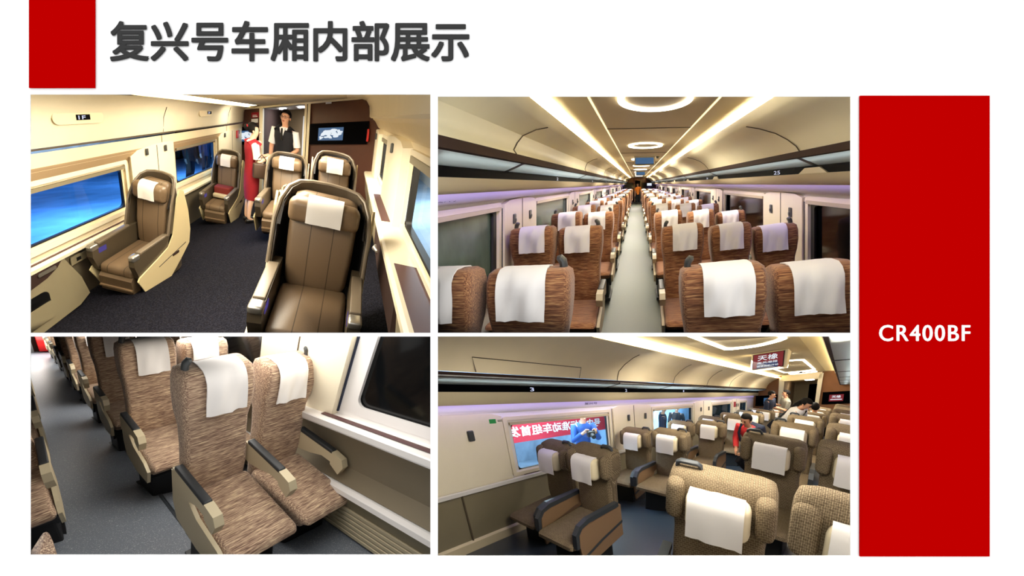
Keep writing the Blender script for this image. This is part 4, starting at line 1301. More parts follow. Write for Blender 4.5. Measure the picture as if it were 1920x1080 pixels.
# the platform outside the blue windows
struct(C, 'ground', quad((-9, -3, .05), (LX - .3, -3, .05), (LX - .3, 9, .05), (-9, 9, .05)), 'platform')
struct(C, 'platform_wall', quad((-7.5, -3, .05), (-7.5, 9, .05), (-7.5, 9, 3), (-7.5, -3, 3)), 'platform')
area_fill(C, (-3.6, .5, 2.6), 3.0, 3.5, 900, (.85, .93, 1.0))  # added fill over the platform, no fixture there
area_fill(C, (-4.2, 4.6, 2.6), 3.0, 3.0, 420, (.85, .93, 1.0))
struct(C, 'platform_line', MB().box(-2.9, -2.8, -3, 9, .05, .056), 'banner_white')
struct(C, 'ground', quad((WXR + .3, -2.5, .3), (4.2, -2.5, .3), (4.2, 6, .3), (WXR + .3, 6, .3)), 'platform')
struct(C, 'platform_wall', quad((2.2, -2.5, .3), (2.2, 6, .3), (2.2, 6, 2.2), (2.2, -2.5, 2.2)), 'lilac_white')
area_fill(C, (1.7, 2.6, 2.1), .5, 2.0, 700, (.85, .93, 1.0))  # added fill to brighten the view through the right windows


def business_seat(cab, label, base, group, key):
    t = thing(cab, 'business_seat', label, 'seat', base, group, rot=seat_pose(key, 0))
    xf = sized(cab, key=key)
    # wrap-round shell
    plan = [(-.335, -.10 + .0), (-.335, .0), (-.33, .08), (-.30, .16), (-.24, .215), (-.14, .245), (0, .255), (.14, .245), (.24, .215), (.30, .16), (.33, .08), (.335, 0), (.335, -.10)]
    tops = [.66, 1.0, 1.14, 1.225, 1.262, 1.272, 1.276, 1.272, 1.262, 1.225, 1.14, 1.0, .66]
    nz = 8
    rings = []
    for j in range(nz + 1):
        w = j / nz
        ring_ = []
        for (x, y), zt in zip(plan, tops):
            z = .10 + (zt - .10) * w
            q = max(0.0, (z - .85) / .42)
            ring_.append((x * (1 - .13 * q * q), y - .02 * q, z))
        rings.append(ring_)
    sh = MB().loft(rings, False, False)
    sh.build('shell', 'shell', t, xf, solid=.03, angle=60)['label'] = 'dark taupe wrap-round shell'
    edge = []
    for (x, y), zt in zip(plan, tops):
        q = max(0.0, (zt - .85) / .42)
        edge.append((x * (1 - .13 * q * q), y - .02 * q, zt))
    MB().tube(edge, .016, 8).build('shell_rim', 'arm_grey', t, xf)['label'] = 'grey shell rim'
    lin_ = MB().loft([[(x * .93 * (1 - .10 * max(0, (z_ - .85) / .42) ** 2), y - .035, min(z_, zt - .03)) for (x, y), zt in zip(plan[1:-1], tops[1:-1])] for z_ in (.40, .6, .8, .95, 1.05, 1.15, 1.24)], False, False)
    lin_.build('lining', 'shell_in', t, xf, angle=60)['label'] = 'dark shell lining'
    # leather back, pillow and cloth
    B = [(.40, .20, -.02, .12), (.50, .225, -.05, .13), (.75, .235, -.035, .15), (.95, .238, .0, .17), (1.10, .236, .03, .19), (1.19, .215, .055, .19), (1.215, .17, .08, .17)]
    MB().loft([rr(-hw, hw, yf, yb, .045, z, 4) for z, hw, yf, yb in B], True, True).build('backrest', 'leather', t, xf, angle=60)
    hp = MB().rbox(-.245, .245, -.055, .07, 1.0, 1.20, .055, 4)
    for p in hp.v:
        p.z += .03 * (1 - (p.x / .245) ** 2)
    hp.build('headrest', 'leather_plain', t, xf, angle=70)
    cover_ = cloth_cover(-.12, .12, [(-.064, 1.035), (-.065, 1.07), (-.065, 1.11), (-.064, 1.15), (-.055, 1.19), (-.03, 1.222), (.0, 1.236), (.03, 1.236)], 8, .5, base[0])
    cover_.build('headrest_cover', 'cover', t, xf, solid=.006, angle=70)['label'] = 'white headrest cover'
    c = MB().rbox(-.245, .245, -.60, .0, .335, .455, .045, 4)
    for p in c.v:
        if p.y < -.35:
            p.z -= .02
        if p.z > .42:
            p.z += .012 * math.cos(p.x / .245 * 1.5)
    c.build('cushion', 'leather', t, xf, angle=60)
    lg = MB().prism([(-.585, .335), (-.62, .30), (-.60, .12), (-.55, .07), (-.50, .07), (-.50, .335)], 0, -.235, .235)
    lg.build('leg_rest', 'leather_leg', t, xf, smooth=False)
    MB().prism([(-.625, .19), (-.625, .17), (-.60, .16), (-.59, .2)], 0, -.236, .236).build('foot_flap', 'leather_plain', t, xf, smooth=False)
    for s in (-1, 1):
        x0, x1 = sorted((s * .252, s * .335))
        arm = MB().prism([(.02, .30), (.02, .66), (-.10, .665), (-.58, .635), (-.635, .60), (-.64, .52), (-.58, .34), (-.50, .30)], 0, x0, x1).build('armrest', 'arm_taupe', t, xf, smooth=False)
        MB().rbox(x0 + .004, x1 - .004, -.54, -.10, .632, .668, .008).build('arm_pad', 'arm_grey', arm, lambda p: xf((p[0], p[1], p[2] + (p[1] + .32) * .05)))
        MB().rbox(x0 - .004, x1 + .004, -.645, -.545, .585, .652, .02).build('arm_cap', 'metal', arm, xf)['label'] = 'bright metal arm cap'
        xi = s * .249
        MB().box(min(xi, xi + s * .004), max(xi, xi + s * .004), -.56, -.46, .54, .60).build('control_panel', 'led_panel', arm, xf, smooth=False)['label'] = 'violet lit control panel'
        xo0, xo1 = sorted((s * .338, s * .354))
        ss = MB().prism([(-.50, .07), (-.63, .34), (-.60, .375), (-.30, .46), (-.12, .52), (-.03, .64), (.02, .84), (.07, 1.07), (.13, 1.17), (.20, 1.13), (.27, .86), (.30, .58), (.27, .40), (.10, .25), (-.10, .10), (-.22, .06)], 0, xo0, xo1)
        side = ss.build('side_shell', 'shell_beige', t, xf, smooth=False)
        side['label'] = 'cream side shell'
        xk = s * .356
        MB().box(min(xk, xk - s * .006), max(xk, xk - s * .006), -.30, .20, .395, .405).build('groove', 'arm_pad', side, lambda p: xf((p[0], p[1], p[2] + (p[1]) * .18)), smooth=False)
        MB().rbox(min(xk - s * .01, xk + s * .006), max(xk - s * .01, xk + s * .006), -.06, .06, .36, .395, .012).build('side_handle', 'brown_trim', side, xf)
    pd = MB().rbox(-.26, .26, -.46, .10, .0, .34, .03, 2)
    pd.build('pedestal', 'pedestal', t, xf, smooth=False)
    return t


b0 = business_seat(C, 'brown leather business seat nearest of all, beside the wall console', (.536, 0, 0), 'business seats', '1w')
b2 = business_seat(C, 'far brown leather business seat of the pair, next to the window ledge', (.55, 2.107, 0), 'business seats', '1f')
business_seat(C, 'brown leather business seat in front of the person in the black vest', (-.144, 2.107, 0), 'business seats', '1a')
b1 = business_seat(C, 'single brown leather business seat beside the large blue window', (-1.236, -.065, 0), 'business seats', '1s')
dup(b1, C, (-1.236, 2.042, 0), 'single brown leather business seat with a folded maroon blanket on it', 'business seats', (), seat_pose('1s', 1))
# blanket and paper bag lying on the far seats
t, f = mounted(C, 'blanket', 'folded maroon blanket with a pale patterned band on the far single seat', 'blanket', (-1.236, 1.6, .47))
f = sized(C, key='1s')
t.matrix_world = Matrix.Translation(C.pt((-1.236, 2.042, 0))) @ seat_pose('1s', 1).to_4x4()
MB().rbox(-.21, .21, -.24, -.06, .47, .68, .03).build('fold', 'blanket', t, f)
MB().rbox(-.212, .212, -.30, -.10, .47, .555, .03).build('patterned_band', 'beige', t, f)
t, f = mounted(C, 'paper_bag', 'cream paper bag with thin handles on the seat before the man', 'bag', (-.144, 2.0, .47))
f = sized(C, key='1a')
t.matrix_world = Matrix.Translation(C.pt((-.144, 2.107, 0))) @ seat_pose('1a', 0).to_4x4()
MB().rbox(-.10, .12, -.16, -.02, .47, .665, .01).build('body', 'paper_bag', t, f, smooth=False)
for yy in (-.14, -.05):
    MB().tube([(-.05, yy, .66), (-.04, yy, .74), (.01, yy, .78), (.06, yy, .74), (.07, yy, .66)], .006, 6).build('handle', 'cream', t, f)

# the two attendants and the passengers on the platform
w, wt = person(C, 'person in crimson vest and skirt with white sleeves and a hair bun', (-.74, 2.0, 0), 1.80, math.radians(118), 'white_cloth', 'red_cloth', skirt=True, vest='red_cloth', hair_style='bun', shoes='black', skin='skin_light',
               arm_r=((.05, -.03, -.27), (.0, -.27, -.20)), arm_l=((-.05, -.03, -.27), (.02, -.26, -.16)), head_turn=math.radians(-15))
hm, hf = mounted(C, 'handbag', 'dark brown handbag hanging from the arm of the person in crimson', 'handbag', (-.6, 2.0, .9))
hm.matrix_world = w.matrix_world.copy()
MB().rbox(-.33, -.23, -.24, .06, -.06, .20, .03).build('bag_body', 'bag_leather', hm, wt)
MB().tube([(-.28, -.20, .18), (-.27, -.15, .28), (-.26, -.09, .34), (-.27, -.03, .28), (-.28, .02, .18)], .010, 8).build('strap', 'bag_leather', hm, wt)
m, mt = person(C, 'person in a black vest, tie and glasses standing in the doorway', (-.36, 2.72, 0), 2.0, math.radians(-14), 'white_cloth', 'black_cloth', vest='black_cloth', glasses=True, tie=True, arm_l=((-.06, .02, -.28), (-.04, -.05, -.54)), arm_r=((.05, .02, -.26), (.0, -.22, -.33)))
hm, hf = mounted(C, 'booklet', 'small red and white booklet in the hand of the person in the black vest', 'booklet', (-.2, 2.6, 1.1))
hm.matrix_world = m.matrix_world.copy()
MB().rbox(.12, .27, -.38, -.28, .125, .14, .004).build('booklet_cover', 'red_cloth', hm, mt)
MB().box(.13, .27, -.37, -.29, .14, .146).build('pages', 'white_cloth', hm, mt, smooth=False)
person(C, 'dark suited person on the platform, middle of the far blue window', (-3.4, 3.9, .06), 1.55, math.radians(60), 'black_cloth', 'black_cloth', sleeves='long', group='people on the platform')
person(C, 'dark suited person on the platform, far edge of the far blue window', (-3.6, 5.2, .06), 1.5, math.radians(40), 'navy_cloth', 'black_cloth', sleeves='long', group='people on the platform')


# ================================================================== cabin with the hanging screen (lower right opening)
C = CAB4
LX, RX, EY, CZ = -2.40, 1.62, 11.0, 2.45
FY0 = -1.35
struct(C, 'floor', quad((LX - .1, FY0, 0), (RX + .1, FY0, 0), (RX + .1, EY + 3, 0), (LX - .1, EY + 3, 0)), 'vinyl_dark')
LW = [(.10, 1.72, .83, 1.43), (3.12, 4.88, .83, 1.43), (6.28, 7.95, .83, 1.43), (9.0, 9.8, .83, 1.43)]
struct(C, 'wall_left', holed(MB(), LX, 0, FY0, EY, .72, 1.58, LW), 'lilac_white')
struct(C, 'wall_left', MB().box(LX - .04, LX - .01, FY0, EY, .10, .72), 'taupe_panel')
struct(C, 'trim_70', MB().prism([(LX - .02, .685), (LX + .035, .69), (LX + .04, .735), (LX, .752), (LX - .02, .752)], 1, FY0, EY), 'lilac_white')
struct(C, 'baseboard_left', MB().prism([(LX - .02, 0), (LX + .03, 0), (LX + .02, .10), (LX - .01, .125)], 1, FY0, EY), 'beige')
struct(C, 'seam', MB().box(LX - .005, LX + .006, -.567, -.553, .75, 1.69), 'seam')
struct(C, 'seam', MB().box(LX - .012, LX + .0, -.563, -.549, .11, .70), 'seam')
for i, (a, b, z0, z1) in enumerate(LW):
    w = struct(C, 'window_%d' % (i + 1), quad((LX - .05, a - .04, z0 - .03), (LX - .05, b + .04, z0 - .03), (LX - .05, b + .04, z1 + .03), (LX - .05, a - .04, z1 + .03)), 'clear_glass')
    struct(C, 'gasket', frame_ring(0, LX - .045, LX - .004, a - .03, b + .03, z0 - .03, z1 + .03, .035, .08), 'rubber', w)
    struct(C, 'window_frame', frame_ring(0, LX + .001, LX + .03, a - .09, b + .09, z0 - .07, z1 + .09, .045, .04), 'cream', w)
    struct(C, 'blind_rail', MB().box(LX, LX + .04, a - .02, b + .02, z1 - .015, z1 + .02), 'beige', w)
    struct(C, 'sill_inlay', MB().box(LX + .004, LX + .03, a + .05, b, .752, .758), 'plum_inlay', w)
for i, (a, b) in enumerate(((-3.0, .0), (1.86, 3.0), (5.0, 6.16), (8.08, 8.9))):
    a = max(a, FY0)
    p = struct(C, 'trim_%d' % (71 + i), MB().prism([(a, .752), (a, 1.535), (a + .12, 1.565), ((a + b) / 2, 1.58), (b - .1, 1.565), (b, 1.53), (b, .752)], 0, LX, LX + .035), 'cream')
    if i:
        struct(C, 'seam', MB().box(LX + .033, LX + .038, (a + b) / 2 - .006, (a + b) / 2 + .006, .76, 1.57), 'seam', p)
    for kk, yy in enumerate((a + .40, b - .22) if i else (-.35,)):
        h = MB().rbox(LX + .033, LX + .06, yy - .03, yy + .03, 1.28, 1.40, .015)
        fitted(C, 'coat_hook', h, 'hook', '%s coat hook on the %s pillar after the banner window' % (('nearer', 'farther')[kk], ORD[i - 1]) if i else 'large coat hook on the wall panel before the banner window', 'coat hook', 'coat hooks of the cabin with the hanging screen')
fitted(C, 'wall_notice', MB().box(LX + .037, LX + .04, 8.2, 8.42, 1.28, 1.48), 'red_cloth', 'small red notice on the pillar after the third window', 'sign')
g = writing('\u590d\u5174\u53f7', (LX + .036, 1.25, 1.620), (0, .26, 0), (.005, 0, .036), (0, 0, 0))
struct(C, 'strip_print', g, 'print_dark', None)
t = fitted(C, 'green_sticker', MB().box(LX + .036, LX + .038, -.14, -.07, 1.455, 1.505), 'green_print', 'small green sticker on the wall panel above the hook', 'sticker')
fitted(C, 'sticker_print', MB().box(LX + .036, LX + .038, -.05, .0, 1.485, 1.490).box(LX + .036, LX + .038, -.05, .0, 1.470, 1.475), 'print_dark', parent=t)
for side, s, X in (('left', -1, LX), ('right', 1, RX)):
    hx = (lambda d, X=X, s=s: X - s * d)
    struct(C, 'trim_75', sheet(MB(), [(X, 1.575), (hx(.015), 1.582), (hx(.03), 1.615), (hx(.038), 1.67), (hx(.04), 1.715)], 1, FY0, EY), 'lilac_white', smooth=True)
    struct(C, 'trim_76', sheet(MB(), [(hx(.035), 1.718), (hx(.165), 1.70), (hx(.17), 1.67), (hx(.20), 1.72), (hx(.20), 1.80), (hx(.15), 1.81)], 1, FY0, EY), 'beige', smooth=True)
    fitted(C, 'led_strip', MB().box(min(hx(.115), hx(.15)), max(hx(.115), hx(.15)), FY0, EY - .1, 1.686, 1.692), 'violet_led', 'violet light strip over the %s, cabin with the hanging screen' % ('banner window' if s < 0 else 'outermost seats'), 'light strip', 'violet light strips')
    rack, f = mounted(C, 'luggage_rack', 'luggage rack above the %s, cabin with the hanging screen' % ('banner window' if s < 0 else 'outermost seats'), 'luggage rack', (X, 2, 1.9))
    lip = -1.90 if s < 0 else .69
    bk = hx(.19)
    MB().box(min(bk, bk + s * .02), max(bk, bk + s * .02), FY0, EY, 1.80, 1.875).build('number_band', 'black_band', rack, f, smooth=False)
    for k in range(8):
        y0, y1 = FY0 + 1.65 * k, min(EY, FY0 + 1.65 * (k + 1))
        if s < 0:
            y0, y1 = (FY0, 1.62) if k == 0 else (1.62 + 1.5 * (k - 1), min(EY, 1.62 + 1.5 * k))
        MB().prism([(bk, 1.875), (bk, 1.89), (lip, 1.925), (lip, 1.91)], 1, y0, y1 - .03).build('shelf', 'shelf_glass', rack, f, smooth=False)
        MB().prism([(bk, 1.87), (bk, 1.893), (lip, 1.928), (lip, 1.905)], 1, y1 - .03, y1).build('shelf_rib', 'shelf_rib', rack, f, smooth=False)
    lx = lip + s * .14
    MB().box(min(lx, lx + s * .03), max(lx, lx + s * .03), FY0, EY - .1, 1.945, 1.95).build('rack_fill_strip', 'rack_glow', rack, f, smooth=False)  # extra hidden strip, put in to make the shelf glow
    MB().prism([(lip, 1.905), (lip, 1.952), (lip + s * .03, 1.956), (lip + s * .03, 1.91)], 1, FY0, EY).build('lip', 'brown_trim', rack, f, smooth=False)
    if s < 0:
        for k, (yy, n_) in enumerate(((.33, '3'), (2.05, '2'), (4.1, '1'))):
            writing(n_, (bk + .003, yy, 1.812), (0, .05, 0), (0, 0, .045), (0, 0, 0), bold=.02).build('seat_number', 'digit', rack, f, smooth=False, fix=False)
        prof = [(-1.895, 1.955), (-1.885, 2.0), (-1.85, 2.08), (-1.78, 2.17), (-1.66, 2.25), (-1.58, 2.29), (-1.50, 2.315), (-1.44, 2.345), (-1.52, 2.37), (-1.52, 2.44), (-1.18, 2.45)]
    else:
        prof = [(.69, 1.955), (.67, 2.0), (.65, 2.08), (.62, 2.17), (.585, 2.25), (.56, 2.29), (.53, 2.315), (.50, 2.345), (.53, 2.37), (.53, 2.44), (.20, 2.45)]
    struct(C, 'trim_77', sheet(MB(), prof[:8], 1, FY0, EY), 'cream_warm', smooth=True)
    struct(C, 'trim_78', sheet(MB(), prof[7:], 1, FY0, EY), 'cove_paint')
    fitted(C, 'cove_light', MB().box(min(prof[8][0], prof[7][0]) + .006, max(prof[8][0], prof[7][0]) + (.03 if s < 0 else -.006), FY0, EY, 2.374, 2.386), 'cove_light', 'warm cove light over the %s, cabin with the hanging screen' % ('banner window side' if s < 0 else 'outermost seats'), 'ceiling light', 'cove lights of the cabin with the hanging screen')
    if s < 0:
        for k in range(4):
            yy = 1.55 + 1.6 * k
            struct(C, 'seam', MB().tube([(p[0] + .006, yy + .06 * max(0, j - 2), p[1] - .002) for j, p in enumerate(prof[:6])], .004, 4), 'seam')
        struct(C, 'seam', MB().tube([(-1.888, -.32, 1.96), (-1.842, -.34, 2.08), (-1.842, .86, 2.08), (-1.888, .85, 1.96)], .004, 4), 'seam')
    struct(C, 'wall_right' if s > 0 else 'trim_79', MB().box(min(X, X + s * .04), max(X, X + s * .04), FY0, EY, 0 if s > 0 else 1.5, 1.6), 'lilac_white')
struct(C, 'ceiling', quad((-1.20, FY0, CZ), (.22, FY0, CZ), (.22, EY, CZ), (-1.20, EY, CZ)), 'ceiling')


def ring_lamp(pts, w, label):
    """A closed light line on the ceiling through pts, w wide."""
    c = sum((Vector((p[0], p[1])) for p in pts), Vector((0, 0))) / len(pts)
    rings = []
    for p in pts:
        q = Vector((p[0], p[1]))
        d = (q - c)
        inn = c + Vector((d.x * (1 - w / .45), d.y * (1 - w / .75)))
        rings.append([(q.x, q.y, CZ - .004), (q.x, q.y, CZ - .018), (inn.x, inn.y, CZ - .018), (inn.x, inn.y, CZ - .004)])
    rings.append(rings[0])
    fitted(C, 'ring_light', MB().loft(rings, True, False), 'ring_light', label, 'ceiling light', 'ring lights of the cabin with the hanging screen')


def octo(x0, x1, y0, y1, c=.10, bow=.12):
    p = [(x0, y0 + c), (x0, y1 - c), (x0 + c, y1)]
    p += [(x0 + c + (x1 - x0 - 2 * c) * k / 8, y1 + bow * math.sin(math.pi * k / 8)) for k in range(1, 8)]
    p += [(x1 - c, y1), (x1, y1 - c), (x1, y0 + c), (x1 - c, y0)]
    p += [(x1 - c - (x1 - x0 - 2 * c) * k / 8, y0 - bow * math.sin(math.pi * k / 8)) for k in range(1, 8)]
    p += [(x0 + c, y0)]
    return p


ring_lamp(octo(-.90, .06, 1.2, 3.38), .07, 'large angular ring light cut by the top edge, before the hanging screen')
ring_lamp(octo(-1.0, -.02, 6.1, 9.6), .05, 'angular ring light on the ceiling behind the hanging screen')
ring_lamp(octo(-.95, -.05, 10.1, 10.8, .1, .02), .06, 'farthest angular ring light close to the end wall')
# hanging screen
t, f = mounted(C, 'hanging_screen', 'boxy screen with red picture and white lettering hanging from the ceiling', 'screen', (-.42, 4.3, 2.3))
MB().prism([(4.28, 2.445), (4.26, 2.11), (4.40, 2.12), (4.62, 2.44)], 0, -.72, -.07).build('housing', 'cream', t, f, smooth=False)
MB().box(-.685, -.125, 4.250, 4.285, 2.145, 2.425).build('bezel', 'black', t, f, smooth=False)
d = MB().box(-.67, -.14, 4.245, 4.250, 2.155, 2.415).build('display', 'screen_red', t, f, smooth=False)
MB().box(-.60, -.22, 4.244, 4.2455, 2.155, 2.25).build('lower_picture', 'screen_navy', d, f, smooth=False)
for tx, z0, z1, x0, x1 in (('\u5929\u6a61', 2.295, 2.395, -.59, -.23), ('\u5357\u98ce\u6e2f\u62a5', 2.235, 2.275, -.59, -.23), ('\u8bda\u4fe1\u8fdc\u822a\u5f00\u59cb', 2.18, 2.21, -.60, -.21)):
    writing(tx, (x0, 4.2425, z0), (x1 - x0, 0, 0), (0, 0, z1 - z0), (0, 0, 0), bold=.015).build('caption', 'screen_white', d, f, smooth=False, fix=False)
fitted(C, 'camera_dome', MB().ellipsoid((-.5, 9.9, 2.42), (.05, .08, .03)), 'black', 'small black dome on the ceiling just before the end doorway', 'camera', smooth=True)
# end wall with an open passage
struct(C, 'wall_back', holed(MB(), EY, 1, LX, RX, 0, CZ + .05, [(-1.20, -.02, 0, 2.22)]), 'brown_panel_light')
struct(C, 'trim_80', MB().prism([(-1.32, 0), (-1.20, 0), (-1.20, 2.20), (-1.28, 2.36), (-1.40, 2.40)], 1, EY - .05, EY + .05), 'cream')
struct(C, 'trim_81', MB().prism([(.08, 0), (-.02, 0), (-.02, 2.20), (.03, 2.36), (.14, 2.40)], 1, EY - .05, EY + .05), 'cream')
struct(C, 'trim_82', MB().box(-1.3, .1, EY - .05, EY + .05, 2.2, 2.44), 'cream_warm')
struct(C, 'wall_vestibule', MB().box(-1.24, -1.20, EY + .05, EY + 3, 0, 2.3).box(-.02, .02, EY + .05, EY + 3, 0, 2.3), 'tan_panel')
struct(C, 'ceiling_vestibule', MB().box(-1.24, .02, EY + .05, EY + 3, 2.25, 2.3), 'ceiling')
struct(C, 'wall_vestibule', MB().box(-1.24, .02, EY + 3, EY + 3.05, 0, 2.3), 'beige')
struct(C, 'door_1', MB().box(-.55, -.08, EY + 2.9, EY + 2.98, 0, 2.1), 'black_band')
fitted(C, 'vestibule_lamp', MB().box(-.55, -.25, EY + .8, EY + 1.5, 2.225, 2.245), 'lamp_white', 'square lamp in the passage ceiling beyond the end doorway', 'ceiling light')
area_fill(C, (-.6, EY + 1.5, 2.2), .6, 1.6, 14, (1, .9, .75))
t, f = mounted(C, 'wall_screen', 'lit red screen in the black band on the end wall', 'screen', (.8, EY, 1.4))
MB().box(.20, 1.6, EY - .04, EY - .005, 1.20, 1.66).build('surround', 'black_band', t, f, smooth=False)
d = MB().box(.42, .86, EY - .045, EY - .04, 1.30, 1.55).build('display', 'screen_red', t, f, smooth=False)
writing('\u5929\u6a61', (.50, EY - .047, 1.42), (.28, 0, 0), (0, 0, .10), (0, 0, 0), bold=.02).build('caption', 'screen_white', d, f, smooth=False, fix=False)
MB().box(.46, .82, EY - .047, EY - .0465, 1.35, 1.38).build('caption', 'screen_white', d, f, smooth=False)
t, f = mounted(C, 'wall_screen', 'dark screen band on the end wall behind the two standing people', 'screen', (-1.9, EY, 1.4))
MB().box(-2.3, -1.42, EY - .04, EY - .005, 1.20, 1.66).build('surround', 'black_band', t, f, smooth=False)
MB().box(-1.95, -1.60, EY - .045, EY - .04, 1.30, 1.55).build('display', 'screen_blue', t, f, smooth=False)
# outside the windows: platform, red banner, a photographer
struct(C, 'ground', quad((-12, -3.5, -.35), (LX - .15, -3.5, -.35), (LX - .15, 16, -.35), (-12, 16, -.35)), 'platform')
struct(C, 'platform_wall', quad((-8.5, -3.5, -.35), (-8.5, 16, -.35), (-8.5, 16, 3.2), (-8.5, -3.5, 3.2)), 'platform')
area_fill(C, (-5.0, 2.0, 2.9), 3.5, 5.0, 1500, (.80, .92, 1.0))  # added fill lights above the platform, without fixtures
area_fill(C, (-5.0, 7.5, 2.9), 3.0, 5.0, 800, (.55, .80, 1.0))
area_fill(C, (-5.5, 13, 2.9), 4.0, 6.0, 5000, (.45, .74, 1.0))
t, f = mounted(C, 'banner', 'red banner with white characters seen from behind through the window', 'banner', (-4.6, 2, .9))
BX = -4.6
MB().box(BX - .02, BX, .2, 4.6, .90, 1.335).build('cloth', 'banner_red', t, f, smooth=False)
g = writing('\u53f7\u4e2d\u56fd\u6807\u51c6\u52a8\u8f66\u7ec4\u9996\u53d1', (BX + .004, 3.46, 1.02), (0, -2.56, 0), (0, 0, .23), (0, 0, 0), bold=.025)
g.build('lettering', 'banner_white', t, f, smooth=False, fix=False)
for yy in (.25, 4.55):
    MB().tube([(BX - .04, yy, -.35), (BX - .04, yy, 1.4)], .02, 8).build('post', 'metal', t, f)
p, pt_ = person(C, 'person in a blue jacket on the platform outside the banner window, holding up a camera', (-3.75, 2.05, -.35), 1.88, math.radians(52), 'blue_cloth', 'black_cloth', sleeves='long', arm_r=((.06, -.16, -.20), (-.06, -.30, .0)), arm_l=((-.06, -.16, -.20), (.06, -.30, .0)))
hm, hf = mounted(C, 'camera', 'black camera held up by the person in the blue jacket', 'camera', (-3.6, 2.15, 1.2))
hm.matrix_world = p.matrix_world.copy()
MB().rbox(-.075, .075, -.44, -.37, .43, .54, .015).build('camera_body', 'black', hm, pt_)
MB().tube([(0, -.44, .48), (0, -.54, .48)], .04, 12).build('lens', 'rubber', hm, pt_)


# ------------------------------------------------------------------ first class seats
def first_class_seat(cab, label, base, group, handle=1, window_arm=True, key=None):
    t = thing(cab, 'train_seat', label, 'seat', base, group, rot=seat_pose(key, 0))
    xf = sized(cab, key=key)
    B = [(.40, .262, .0, .09), (.55, .272, -.015, .10), (.78, .270, -.01, .11), (.86, .276, -.01, .12), (.905, .312, -.03, .135), (1.0, .318, -.03, .15), (1.12, .318, -.03, .155), (1.175, .305, -.01, .145), (1.20, .262, .02, .12)]
    b = MB().loft([rr(-hw, hw, yf, yb, .05, z, 4) for z, hw, yf, yb in B], True, True)
    for s in (-1, 1):
        b.rbox(min(s * .20, s * .316), max(s * .20, s * .316), -.085, .03, .90, 1.165, .05, 3)
    b.build('backrest', 'fabric4', t, xf, angle=60)
    c = MB().rbox(-.285, .285, -.53, .03, .33, .455, .045, 4)
    for p in c.v:
        if p.y < -.3 and p.z > .42:
            p.z -= .015
        if p.z < .37 and p.y < -.3:
            p.y += .06
    c.build('cushion', 'fabric4', t, xf, angle=60)
    pl = MB().rbox(-.185, .185, -.125, .0, .885, 1.125, .055, 4)
    pil = pl.build('headrest_pillow', 'pillow', t, xf, angle=70)
    pil['label'] = 'cream headrest pillow'
    cv = cloth_cover(-.168, .150, [(-.131, .86), (-.132, .90), (-.133, .95), (-.133, 1.0), (-.132, 1.05), (-.128, 1.09), (-.11, 1.125), (-.08, 1.136), (-.04, 1.134)], 8, .7, base[0] + base[1])
    cv.build('headrest_cover', 'cover', pil, xf, solid=.006, angle=70)['label'] = 'white cloth over the pillow'
    h0 = handle * .20
    hd = MB().tube([(h0 - .075, .06, 1.19), (h0 - .07, .055, 1.222), (h0 - .05, .052, 1.234), (h0 + .05, .052, 1.234), (h0 + .07, .055, 1.222), (h0 + .075, .06, 1.19)], [.014, .016, .018, .018, .016, .014], 8)
    hd.build('grab_handle', 'arm_slate', t, xf)['label'] = 'dark slate grab handle'
    for s in (-1, 1):
        if s != handle and not window_arm:
            continue
        x0, x1 = sorted((s * .287, s * .325))
        low = .16 if s == handle else .40
        a = MB().prism([(.06, low + .1), (.06, .60), (-.40, .605), (-.455, .56), (-.46, .40), (-.42, low)], 0, x0 + .004, x1 - .004).build('armrest', 'arm_brown', t, xf, smooth=False)
        a['label'] = 'brown armrest panel'
        MB().prism([(.02, .60), (.02, .645), (-.36, .655), (-.455, .62), (-.505, .545), (-.505, .40), (-.475, .40), (-.47, .53), (-.43, .585), (-.35, .605)], 0, x0 - .012, x1 + .012).build('arm_cap', 'arm_slate', a, xf, smooth=False)['label'] = 'dark slate armrest cap'
        if s == handle:
            xo = max(x0, x1, key=abs)
            MB().prism([(.06, .40), (.06, .425), (-.20, .36), (-.46, .27), (-.45, .245), (-.2, .335)], 0, min(xo - .006, xo + .003), max(xo - .006, xo + .003)).build('groove', 'arm_slate', a, xf, smooth=False)
    pd = MB().rbox(-.22, .22, -.38, .0, .0, .34, .02, 2)
    pd.build('pedestal', 'pedestal', t, xf, smooth=False)
    return t


cols = [('banner-side window seat', -1.80, 1, False), ('banner-side aisle seat', -1.127, 1, True),
        ('aisle seat away from the banner window', .32, -1, True), ('outermost seat away from the banner window', 1.01, 1, False)]
for (where, x, hnd, wa), key in zip(cols, ('4lw', '4la', '4ra', '4rw')):
    proto = None
    for n in range(7):
        y = 1.489 * n + (.294 if x < 0 else 0)
        if y > EY - .9:
            continue
        lab = 'grey-brown key-pattern %s, %s row from the front' % (where, ORD[n])
        if proto is None:
            proto = first_class_seat(C, lab, (x, y, 0), 'seats of the cabin with the hanging screen', hnd, wa, key)
        else:
            dup(proto, C, (x, y, 0), lab, 'seats of the cabin with the hanging screen', (), seat_pose(key, n))
